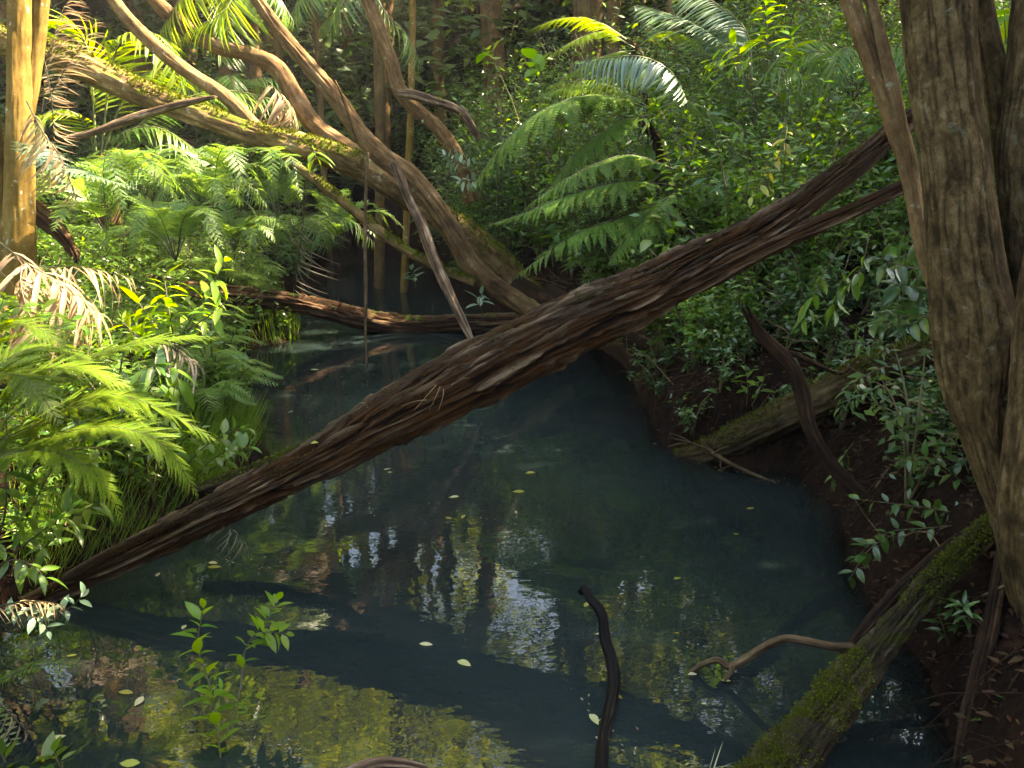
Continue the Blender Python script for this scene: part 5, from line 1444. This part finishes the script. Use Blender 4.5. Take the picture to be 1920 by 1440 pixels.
# points to keep shaded: leaf clumps are added on the sun's side of them
rs = np.random.default_rng(55)
TGT = np.vstack([np.column_stack([rs.uniform(-2.4, 6, 900), rs.uniform(1.5, 9, 900), rs.uniform(0, 2.8, 900)]),
                 np.column_stack([rs.uniform(-7, -2.4, 130), rs.uniform(3, 10, 130), rs.uniform(.5, 2.8, 130)]),
                 np.column_stack([rs.uniform(-6, 8, 800), rs.uniform(9, 24, 800), rs.uniform(.5, 4.5, 800)])])
FILL = TGT + SUN * rs.uniform(10.5, 16, len(TGT))[:, None]


# thin trunks seen in the dark gap at the top
for k, (x, D, w, lab) in enumerate([(602, 17, 12, 'thin dark trunk furthest left in the dark gap at the top'), (692, 15.5, 20, 'upright orange brown trunk just left of the bent trunk'), (738, 15, 14, 'slim yellowish trunk just right of the bent trunk top'), (540, 19, 18, 'dim trunk behind the brown limb'),
                                    (470, 22, 22, 'dim trunk deep in the forest above the brown limb'), (830, 20, 24, 'dim trunk in the shrubs right of the bent trunk'), (1085, 17, 60, 'broad dim trunk at the top edge above the yellow green fern')]):
    b = px(x, 240, D)
    g = float(ground(b[0], b[1])[0])
    crown_tree((b[0], b[1], g), 12 - g * .4, (r_.normal(0, .3), r_.normal(0, .3)), .5 * w / FPX * D, 2.4, 40, 'canopy', lab, 'slim trees behind the pool', bmat='left_bark' if k == 2 else 'far_bark', seed=200 + k)

# the canopy over the back and left, seen in the water's reflection
def near_axis(C):
    """keep the crowns out of the picture itself: nothing hangs into the open view over the pool"""
    x, y, d = project(C)
    return (d > .5) & (d < 13.5) & (y > -120) & (x > -150) & (x < 2070)
ALL_TREES = []
spots = []
r2 = np.random.default_rng(77)
tries = 0
while len(spots) < 46 and tries < 4000:
    tries += 1
    y = r2.uniform(7, 30)
    x = r2.uniform(-24, 6)
    xx, yy, dd = project(np.array([[x, y, 3.0]]))
    if 0 - 120 < xx[0] < 2000 and y < 16: continue
    if shore_dist(np.array([[x, y]]))[0] < .4: continue
    if any((x - a) ** 2 + (y - b) ** 2 < 4.5 for a, b in spots): continue
    spots.append((x, y))
spots += [(r2.uniform(-10, 5), r2.uniform(19, 33)) for k in range(18)]
for k, (x, y) in enumerate(spots):
    crown_tree((x, y, float(ground(x, y)[0])), r2.uniform(8.5, 15) if k < 46 else r2.uniform(9, 17), (r2.normal(0, .8), r2.normal(0, .6)), r2.uniform(.12, .26), r2.uniform(2.0, 3.0), 42, 'canopy', 'tall forest tree with yellow green crown beyond the left bank and pool',
               'tall trees of the canopy', bmat='limb_bark', seed=300 + k, cull=near_axis, leaf=.25, tpl=T_QUAD)
for k, (x, y, h) in enumerate([(-8.5, 6.0, 7), (-7.8, 9.5, 8), (-9.5, 12.5, 9)]):
    crown_tree((x, y, float(ground(x, y)[0])), h, (.6, .2), .2, 2.4, 40, 'canopy', 'spreading tree on the left bank behind the smooth trunks', 'spreading trees on the left bank', bmat='limb_bark', seed=400 + k, cull=near_axis, leaf=.22, tpl=T_QUAD)
# dense dark crowns added on the right hillside to keep sun off the pool
right_trees = [(9, 4, 9, -.5), (8, 7, 9.5, -.8), (10, 8.4, 10, -.6), (11, 11, 10, -.5), (9.2, 13, 9, -3.5), (12, 14, 11, -.5), (6.6, 14.5, 8, -1), (10, 17, 11, -.5), (5, 18, 9, -.3), (13, 6, 11, -.5), (8, 1.2, 9, -.6), (11, 2, 10, -.5),
               (14, 18, 11, 0), (4, 21, 11, 0), (9, 21, 11, 0), (13.5, 10, 11, 0), (1.6, 17, 9, -.6), (8.6, 10.4, 8.5, -3.0)]
heads = np.array([[x + l, y, float(ground(x, y)[0]) + h - 1.2] for x, y, h, l in right_trees])
owner = np.argmin(np.linalg.norm((FILL[:, None] - heads[None]) / [1, 1, 1.6], axis=2), axis=1)
for k, (x, y, h, l) in enumerate(right_trees):
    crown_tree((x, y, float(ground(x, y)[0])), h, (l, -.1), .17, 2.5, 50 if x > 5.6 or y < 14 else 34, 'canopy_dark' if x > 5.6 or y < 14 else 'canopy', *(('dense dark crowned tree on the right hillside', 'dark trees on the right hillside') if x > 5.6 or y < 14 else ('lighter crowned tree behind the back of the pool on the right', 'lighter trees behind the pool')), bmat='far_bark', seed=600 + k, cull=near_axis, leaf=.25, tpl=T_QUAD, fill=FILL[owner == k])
# crown of the right-hand tree, added above the picture to shade the bank
rc = np.random.default_rng(29)
cc_ = np.column_stack([rc.uniform(1.2, 5.0, 130), rc.uniform(1.2, 6.2, 130), rc.uniform(5.2, 8.6, 130)])
cc_ = cc_[~in_beam(cc_)]
pp_ = np.repeat(cc_, 44, 0) + rc.normal(0, .3, (len(cc_) * 44, 3))
aa_ = rc.uniform(0, 6.28, len(pp_))
V, F = scatter(quadleaf(.2), frame(np.column_stack([np.cos(aa_), np.sin(aa_), rc.normal(-.3, .3, len(pp_))]), np.column_stack([rc.normal(0, .5, (len(pp_), 2)), np.ones(len(pp_))])), pp_, .17 * rc.uniform(.6, 1.3, len(pp_)))
part('crown', V, F, M['canopy_dark'], tree)
V, F = join([simple_tube([px(1760, -190, 4.0), (px(1760, -190, 4.0) + c) / 2 + [0, 0, .5], c], .06, .01, 5, 6) for c in cc_[::10]])
part('limbs', V, F, M['big_bark'], tree, {'bark': V, 'ridge': np.zeros(len(V))})


# dark leaning trunk beyond the picture whose reflection crosses the pool
V, F, A = tube([(-14, 22, 3.0), (-10.5, 19.4, 5.4), (-7.8, 17.2, 6.1), (-5.2, 15.7, 6.0), (-1.82, 14.8, 7.66), (1.42, 14.8, 10.5), (4.2, 14.8, 13.0)], [.6, .6, .62, .64, .62, .58, .45], seg=24, step=.2, kind='smooth', amp=.04, seed=7)
solo('leaning_tree', V, F, M['log_back'], 'huge dark leaning trunk mirrored slantwise in the pool', 'tree', attrs=A)

# ------------------------------------------------------------------ thin even haze, added for depth and a hint of sun glare
hm, nt, N, L = new_mat('added_haze')
out = N.new('ShaderNodeOutputMaterial')
v = N.new('ShaderNodeVolumePrincipled')
v.inputs['Color'].default_value = (1, .98, .92, 1)
v.inputs['Density'].default_value = .001
v.inputs['Anisotropy'].default_value = .3
L.new(v.outputs[0], out.inputs['Volume'])
V = np.array([(x, y, z) for x in (-125, 125) for y in (-125, 150) for z in (-5, 34)], float)
F = np.array([[0, 1, 3, 2], [4, 6, 7, 5], [0, 4, 5, 1], [2, 3, 7, 6], [0, 2, 6, 4], [1, 5, 7, 3]])
solo('haze', V, F, hm, 'faint haze volume added over the creek for depth and a hint of glare', 'haze', kind='stuff', smooth=False)
